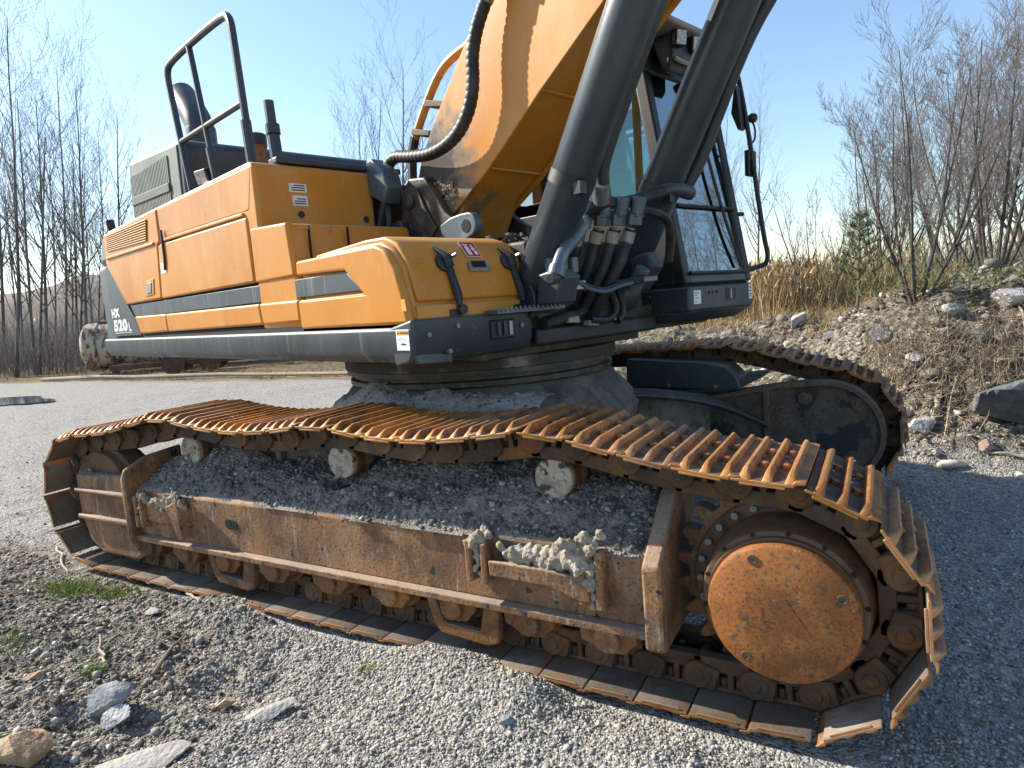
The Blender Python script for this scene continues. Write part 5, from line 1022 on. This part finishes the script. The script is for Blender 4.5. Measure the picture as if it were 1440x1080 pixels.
rock(1342, 440, 34, (.8, .6), M['rock_grey'], 'grey rock on the crest of the bank below the bare trees', 33, .1, .2)
rock(1420, 428, 84, (.7, .42), M['rock_white'], 'broad pale rock on the crest of the bank at the right edge', 34, .2, .2)
rock(1424, 404, 30, (.7, .5), M['rock_grey'], 'small squared grey stone resting on the broad pale rock', 35, .1, -.3)
rock(1237, 482, 38, (.8, .7), M['rock_blue'], 'blue grey rock on the bank slope', 36, .4, .2)
rock(1290, 508, 32, (.7, .55), M['rock_white'], 'pale flat rock in the middle of the bank slope', 37, .2, .2)
rock(1124, 458, 44, (.45, .45), M['rock_white'], 'slanted white stone in front of the reeds', 38, .4, .1, (.2, -.5))
rock(1296, 610, 34, (.8, .9), M['rock_white'], 'rounded white and grey stone at the foot of the bank beside the track', 39, .2, .12)
rock(1412, 515, 46, (.6, .4), M['rock_sand'], 'cream coloured stone lying above the dark slate boulder', 40, .1, .2)
rock(1390, 634, 26, (.8, .75), M['rock_pink'], 'pinkish rounded stone below the dark slate boulder', 41, .2, .15)
rock(1165, 478, 26, (.8, .6), M['rock_grey'], 'small grey stone behind the far track in the yellow grass', 51, .3, .2)
rock(1330, 470, 34, (.7, .5), M['rock_grey'], 'grey slab on the upper bank slope left of the broad pale rock', 52, .5, .2)
rock(1378, 478, 28, (.8, .6), M['rock_blue'], 'dark blue grey stone high on the bank slope below the broad pale rock', 53, .2, .2)
rock(1316, 640, 26, (.8, .5), M['rock_grey'], 'grey flat stone at the foot of the bank', 42, .2, .2)
rock(1185, 640, 18, (.8, .8), M['rock_grey'], 'small stone', 43) if 0 else None
def stick(px0, py0, px1, py1, r0, r1, label, lift=.02, mt='bleached', name='branch', cat='branch', sag=0, mid=None):
    p0, _ = hit(px0, py0); p1, _ = hit(px1, py1); pts_ = [p0+UPG*lift]
    rg = random.Random(int(px0*7+py0))
    for k in range(1, 5):
        q = p0.lerp(p1, k/5); q.z = max(q.z, gh(q.x, q.y)+r0)+lift*.5; pts_.append(q+Vector((rg.uniform(-1, 1), rg.uniform(-1, 1), 0))*(p1-p0).length*.025)
    pts_.append(p1+UPG*lift); b = MB(); b.tube(pts_, [r0+(r1-r0)*k/5 for k in range(6)], 8, 0)
    return tag(b.build(name, M[mt], None), label, cat)
stick(1352, 548, 1242, 566, .018, .010, 'bleached branch lying across the bank just behind the far track', .03)
stick(1255, 562, 1372, 478, .014, .006, 'long thin grey branch slanting up the bank slope', .04)
stick(1322, 560, 1308, 612, .024, .014, 'thick root hanging down the cut face of the bank', .06)
stick(1345, 545, 1322, 640, .009, .005, 'thin pale root trailing down the cut face of the bank', .08)
stick(1300, 415, 1230, 440, .012, .008, 'dead branch on the bank crest under the bare multi stemmed tree', .03)
stick(1440, 648, 1385, 640, .012, .009, 'straight pale stick at the foot of the bank by the right edge', .03)
stick(1428, 420, 1440, 470, .014, .008, 'bent stick leaning on the broad pale rock', .08)
stick(80, 772, 96, 806, .010, .006, 'short white stick left of the idler end of the track', .015)
stick(262, 838, 280, 850, .008, .006, 'white splinter lying by the edge of the near track', .02)
stick(148, 945, 141, 905, .006, .005, 'short upright grey stump of twig beside the green grass', .05)
stick(215, 955, 262, 895, .012, .005, 'dark rotten twig lying in a hollow of the gravel', .02, 'twig')
stick(60, 537, 490, 529, .07, .05, 'long pale pole lying along the far edge of the yard', .08, name='fallen_pole', cat='pole')
tuft(110, 830, 2.55*1.25, .10, 420, .10, 'green and yellow grass tuft beside the idler end of the track') if 0 else None
def tuft_at(px, py, sp, n, h, label):
    c, d = hit(px, py); sp *= .7; x = RNG.normal(c.x, sp, n); y = RNG.normal(c.y, sp*.55, n); P = np.stack([x, y, ground_h(x, y)-.005], -1)
    V, F = blades(P, RNG.uniform(.4, 1, n)*h, RNG.uniform(.003, .007, n), .7, .9); return tag(np_mesh('grass_tuft', V, F, M['green']), label, 'grass tuft', 'green grass tufts in the gravel')
tuft_at(100, 832, .17, 900, .13, 'largest green grass tuft near the idler end of the track')
tuft_at(165, 838, .12, 420, .09, 'low green tuft right of the largest one near the track')
tuft_at(128, 945, .05, 200, .06, 'small bright green tuft behind the blue grey rock')
tuft_at(515, 945, .05, 120, .05, 'sparse yellowish tuft alone in the open gravel')
tuft_at(10, 905, .10, 250, .08, 'mossy green tuft at the left edge of the photo')

# ================================================================== trees
def segs_to_mesh(S, sides):
    S = np.array(S); p0, p1, r0, r1 = S[:, :3], S[:, 3:6], S[:, 6], S[:, 7]; d = p1-p0; d /= np.linalg.norm(d, axis=1)[:, None]+1e-9
    ref = np.where(np.abs(d[:, 2:3]) < .9, np.array([[0, 0, 1.]]), np.array([[1., 0, 0]])); u = np.cross(d, ref); u /= np.linalg.norm(u, axis=1)[:, None]; w = np.cross(d, u); V = []
    for p, r in ((p0, r0), (p1, r1)):
        for j in range(sides):
            a = 2*np.pi*j/sides; V.append(p+(u*np.cos(a)+w*np.sin(a))*r[:, None])
    V = np.stack(V, 1); F = np.array([[j, (j+1) % sides, sides+(j+1) % sides, sides+j] for j in range(sides)])[None]+2*sides*np.arange(len(S))[:, None, None]
    return V.reshape(-1, 3), F.reshape(-1, 4)
def grow(rg, big, fine, p, d, L, r, level, maxl, kids, ang, up, jit=.12):
    n = max(3, int(L/(.28 if level else .45))) if level < 2 else 4
    step = L/n; nxt = 0
    for i in range(n):
        r1 = r*(1-.8*(i+1)/n) if level else r*(1-.82*(i+1)/n); r0 = r*(1-.8*i/n)
        q = p+d*step; (big if level == 0 or r0 > .016 else fine).append((*p, *q, max(r0, .0035), max(r1, .003)))
        t = (i+1)/n
        if level < maxl and t > (.22 if level == 0 else .15):
            k = kids[level]/n; m = int(k)+(rg.random() < k-int(k))
            for _ in range(m):
                s = d.cross(Vector((rg.gauss(0, 1), rg.gauss(0, 1), rg.gauss(0, 1)))).normalized(); a = ang[level]*rg.uniform(.7, 1.3)
                cd = (d*math.cos(a)+s*math.sin(a)).normalized(); cl = L*rg.uniform(.22, .42)*(1.15-.55*t) if level == 0 else L*rg.uniform(.3, .6)*(1.1-.5*t)
                grow(rg, big, fine, q, cd, cl, max(r1*.55, .0035) if level == 0 else max(r1*.6, .003), level+1, maxl, kids, ang, up, jit*1.25)
        p = q; d = (d+Vector((rg.gauss(0, jit), rg.gauss(0, jit), rg.gauss(0, jit)*.6+up)).normalized()*jit*1.1).normalized()
def make_tree(name, label, cat, group, seed, h, stems, fan, r, kids, ang, maxl=3, up=.5, jit=.10, bark='bark'):
    rg = random.Random(seed); big, fine = [], []
    for s in range(stems):
        a = 2*math.pi*(s+rg.uniform(-.3, .3))/stems; f = fan*rg.uniform(.4, 1.15) if stems > 1 else rg.uniform(0, .05)
        d = Vector((math.cos(a)*math.sin(f), math.sin(a)*math.sin(f), math.cos(f))); base = Vector((math.cos(a), math.sin(a), 0))*(.07 if stems > 1 else 0)
        grow(rg, big, fine, base-Vector((0, 0, .15)), d, h*rg.uniform(.75, 1.0) if stems > 1 else h, r*rg.uniform(.7, 1.1), 0, maxl, kids, ang, up, jit)
    root = empty(name); tag(root, label, cat, group)
    V, F = segs_to_mesh(big, 6); np_mesh('trunk', V, F, M[bark], root, smooth=True)
    V, F = segs_to_mesh(fine, 3); np_mesh('crown', V, F, M['twig'], root)
    return root
TILT = Vector((0, 0, 1)).rotation_difference(UPG).to_matrix()
def plant(o, p, rz, sc, label=None, lean=0):
    o.location = p; o.rotation_euler = (TILT @ Matrix.Rotation(lean, 3, 'Y') @ Matrix.Rotation(rz, 3, 'Z')).to_euler(); o.scale = (sc, sc, sc)
    if label: o['label'] = label
    return o
def copy_tree(o):
    c = o.copy(); COL.objects.link(c)
    for ch in o.children: k = ch.copy(); COL.objects.link(k); k.parent = c
    return c
GL = 'bare trees at the left edge of the yard'
def base_pt(px, depth):
    p = pix(px, 500, depth); p.z = gh(p.x, p.y); return p
birchA = make_tree('bare_tree', '', 'tree', GL, 3, 11, 1, 0, .085, (26, 7, 4), (.62, .6, .6), 3, .5, .07)
birchB = make_tree('bare_tree', '', 'tree', GL, 8, 11, 1, 0, .075, (24, 7, 4), (.55, .6, .6), 3, .6, .09)
birchC = make_tree('bare_tree', '', 'tree', GL, 21, 11, 2, .10, .07, (18, 9, 5), (.6, .6, .6), 3, .6, .08)
protos = [birchA, birchB, birchC]; used = [False]*3
def top_h(px, py_top, depth):      # metres from the ground to where the photo shows the top
    b_ = base_pt(px, depth); t_p = pix(px, py_top, depth); return (t_p-b_).dot(UPG)
spots = [(-40, 60, 27, 0), (18, 28, 28, 1), (48, 95, 29, 2), (66, 150, 33, 0), (88, 100, 30, 1), (108, 165, 34, 2), (122, 128, 31, 0), (146, 190, 34, 1), (172, 165, 40, 0), (190, 230, 42, 2), (30, 190, 36, 2), (75, 210, 40, 1), (135, 235, 40, 2), (5, 120, 34, 0), (100, 250, 44, 1)]
words = ['nearest tall bare tree cut by the left edge', 'tallest straight bare tree at the far left', 'twin stemmed bare tree left of the counterweight', 'thin bare tree behind the tallest one', 'slender tall bare tree midway between left edge and machine', 'forked bare tree behind the counterweight corner', 'bare tree just left of the orange panels', 'bare tree behind the louvred housing edge', 'pale distant bare tree rising beside the louvred housing', 'small distant forked tree beside the exhaust housing', 'low forked bare tree deep in the left thicket', 'low slender bare tree in the middle of the left thicket', 'low forked bare tree just left of the counterweight', 'bare tree behind the nearest one at the left edge', 'short far bare tree seen over the thicket']
for i, ((px, pt, dep, k), wd) in enumerate(zip(spots, words)):
    o = protos[k] if not used[k] else copy_tree(protos[k]); used[k] = True
    plant(o, base_pt(px, dep), i*1.9, top_h(px, pt, dep)/11.0, wd)
for i, (px, pt, dep, k, wd) in enumerate([(520, 112, 34, 2, 'bare tree seen over the engine hood, leftmost of three'), (572, 98, 33, 0, 'bare tree behind the boom hoses, tallest of three'), (600, 150, 36, 1, 'bare tree half hidden by the boom foot'), (500, 190, 40, 1, 'small faint bare tree just above the engine hood rail'), (1068, 165, 26, 0, 'bare tree behind the cab mirror'), (1010, 150, 30, 2, 'bare tree seen through the cab glass')]):
    o = copy_tree(protos[k]); o['group'] = 'bare trees behind the machine'; plant(o, base_pt(px, dep), i*2.3+1, top_h(px, pt, dep)/11.0, wd)
GR = 'bare alders on the right bank'
al1 = make_tree('bare_alder', '', 'tree', GR, 5, 5.6, 8, .52, .046, (15, 9, 5), (.55, .6, .6), 3, .42, .11, 'bark_dark')
al2 = make_tree('bare_alder', '', 'tree', GR, 15, 5.8, 9, .48, .046, (15, 9, 5), (.55, .6, .6), 3, .42, .11, 'bark_dark')
pA, dA = hit(1290, 424); plant(al1, pA, .4, top_h(1290, 95, dA)/5.3*1.0, 'multi stemmed bare alder on the crest of the bank'); al1.scale = [((pix(1290, 95, dA)-pA).dot(UPG))/5.2]*3
pB = pix(1395, 400, dA+1.5); pB.z = gh(pB.x, pB.y); plant(al2, pB, 1.4, ((pix(1395, 55, dA+1.5)-pB).dot(UPG))/5.3, 'tall bare alder clump behind the pale rocks at the right')
for i, (px, pt, dd, wd) in enumerate([(1460, 60, 2.5, 'bare alder clump cut by the right edge of the photo'), (1350, 130, 5, 'bare alder further back between the two front clumps'), (1245, 190, 7, 'small bare alder behind and left of the front clump')]):
    o = copy_tree(al2 if i != 1 else al1); p = pix(px, 400, dA+dd); p.z = gh(p.x, p.y); plant(o, p, 2.1*i+.7, ((pix(px, pt, dA+dd)-p).dot(UPG))/5.3, wd)
for i, (x, y, h) in enumerate(((19, 17, 8.0), (17, 20, 8), (23, 16, 8))):
    o = copy_tree((al1, al2)[i % 2]); o['group'] = 'bare alders mirrored in the windshield'; plant(o, Vector((x, y, gh(x, y))), 1.3*i+.2, h/5.3, 'bare alder beyond the right edge, mirrored in the cab windshield')
sh = make_tree('bare_shrub', 'leafless shrub standing among the reeds', 'shrub', None, 31, 2.2, 7, .4, .022, (9, 6, 4), (.5, .6, .6), 2, .5, .10)
p, d = hit(1152, 440); plant(sh, p, .3, ((pix(1150, 270, d)-p).dot(UPG))/2.1)
# small pine
pr = empty('pine_sapling'); tag(pr, 'small green pine sapling between the reeds and the alder', 'pine'); rg = random.Random(4)
p, d = hit(1205, 440); H = (pix(1205, 308, d)-p).length; b = MB(); b.tube([(0, 0, -.1), (.02, .01, H*.5), (0, 0, H)], [.025, .016, .006], 6); segs = []; PT = []
for k in range(7):
    z = H*(.35+.62*k/6); nb = 5
    for j in range(nb):
        a = j*2*math.pi/nb+k; L_ = H*.24*(1.15-.75*k/6); dv = Vector((math.cos(a), math.sin(a), .55)).normalized(); segs.append((0, 0, z, *(Vector((0, 0, z))+dv*L_), .008, .004))
        for q in range(6): PT.append(Vector((0, 0, z))+dv*L_*(.45+.55*q/5)+Vector((rg.gauss(0, .02), rg.gauss(0, .02), 0)))
b.build('trunk', M['bark'], pr); V, F = segs_to_mesh(segs, 4); np_mesh('branches', V, F, M['bark'], pr)
P = np.repeat(np.array(PT), 15, 0); V, F = blades(P, RNG.uniform(.06, .13, len(P)), np.full(len(P), .006), .75, .2, 1); np_mesh('crown', V, F, M['needle'], pr)
plant(pr, p, 0, 1)
# low spruce greenery under the alders
for i, (px, py, wd) in enumerate([(1365, 405, 'low green spruce sprig at the foot of the right alders'), (1120, 405, 'low green bush in front of the reeds'), (1260, 415, 'low green bush left of the multi stemmed alder')]):
    c, d = hit(px, py) if py > 410 else (pix(px, py, dA), dA); c.z = gh(c.x, c.y); n = 700; q = RNG.normal(size=(n, 3))*np.array([[.38, .38, .22]]); q[:, 2] = np.abs(q[:, 2]); P = q+np.array(c)[None]
    V, F = blades(P, RNG.uniform(.08, .18, n), np.full(n, .010), .9, .4, 1); tag(np_mesh('green_bush', V, F, M['needle']), wd, 'bush', 'low green bushes on the bank')
# thicket at the left, a mass of thin shoots
def shoots(n, px0, px1, d0, d1, h0, h1):
    px = RNG.uniform(px0, px1, n); dep = RNG.uniform(d0, d1, n); P = []
    for a, b_ in zip(px, dep): q = base_pt(a, b_); P.append(q)
    P = np.array(P); L_ = RNG.uniform(h0, h1, n); az = RNG.uniform(0, 2*np.pi, n); ln = np.abs(RNG.normal(0, .28, n)); d = np.stack([np.cos(az)*np.sin(ln), np.sin(az)*np.sin(ln), np.cos(ln)], -1)
    S = []
    for p_, dd, l in zip(P, d, L_):
        q1 = p_+dd*l*.5; d2 = dd+RNG.normal(0, .15, 3); q2 = q1+d2*l*.5; S += [(*p_, *q1, .014, .009), (*q1, *q2, .009, .004)]
        for _ in range(3):
            t = RNG.uniform(.2, 1); b0 = p_+dd*l*.5*t; d3 = dd+RNG.normal(0, .6, 3); S.append((*b0, *(b0+d3*l*.22), .006, .003))
    return segs_to_mesh(S, 3)
V, F = shoots(2600, -120, 260, 27, 46, .8, 3.6); V2, F2 = shoots(1500, 440, 760, 30, 45, .8, 3.0); V3, F3 = shoots(1200, 860, 1500, 15, 30, .6, 1.8)
tag(np_mesh('undergrowth', np.concatenate([V, V2, V3]), np.concatenate([F, F2+len(V), F3+len(V)+len(V2)]), M['twig']), 'leafless brushwood thicket under the bare trees', 'undergrowth', kind='stuff')
# ================================================================== old tank and chassis at the yard edge
p, d = hit(133, 527); ax = (Vector((CR.x, CR.y, 0)).normalized()+Vector((CF.x, CF.y, 0)).normalized()*.25).normalized(); rT = 33*d/FPX
tk = empty('rusty_tank', p); tag(tk, 'old cream tank streaked with rust lying beyond the counterweight', 'tank')
b = MB(); b.lathe((0, 0, rT+.15), ax, [(-.12, rT*.80), (0, rT*.97), (.03, rT), (.45, rT), (.46, rT*.96), (1.1, rT*.96), (1.11, rT), (1.3, rT), (1.31, rT*.96), (9, rT*.96), (9.15, rT*.7)], 40); b.build('shell', M['tank'], tk)
b = MB(); b.cyl(ax*.5+Vector((0, 0, rT*2.1)), ax*1.0+Vector((0, 0, rT*2.15)), .14, n=12); b.build('manhole', M['redrust'], tk)
b = MB(); q = -ax.cross(Vector((0, 0, 1))); c = ax*1.2-Vector((CF.x, CF.y, 0)).normalized()*rT*.8; b.box((c.x-.1, c.y-.1, 0), (c.x+.1, c.y+.1, rT*.9)); b.build('support_leg', M['redrust'], tk)
p2, d2 = hit(290, 521); ch = empty('trailer_chassis', p2); tag(ch, 'dark red rusted trailer chassis lying on the grass behind the machine', 'chassis')
Mx = Matrix(((ax.x, -ax.y, 0, 0), (ax.y, ax.x, 0, 0), (0, 0, 1, 0), (0, 0, 0, 1)))
b = MB(); b.box((-3, -.5, .30), (7, -.38, .48), Mx); b.box((-3, .38, .30), (7, .5, .48), Mx)
for k in range(6): b.box((-2.6+k*1.7, -.4, .32), (-2.48+k*1.7, .4, .45), Mx)
b.build('frame', M['redrust'], ch)
for x in (-.9, .3):
    for s in (-1, 1):
        b = MB(); b.lathe(Mx @ Vector((x, s*.6, .38)), Mx @ Vector((0, s, 0, )) - Mx @ Vector((0, 0, 0)), [(0, .2), (.0, .38), (.2, .38), (.2, .2)], 20); b.build('wheel', M['redrust'], ch)
# shadow at the left edge, put in as a flat dark blue disc
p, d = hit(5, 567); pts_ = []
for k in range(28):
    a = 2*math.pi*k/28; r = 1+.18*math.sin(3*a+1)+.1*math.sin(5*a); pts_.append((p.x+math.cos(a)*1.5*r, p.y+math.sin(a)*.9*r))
b = MB(); b.prism(pts_, p.z+.0, p.z+.045, 'z'); tag(b.build('shadow_patch', M['shadow_blue'], None), kind='structure')
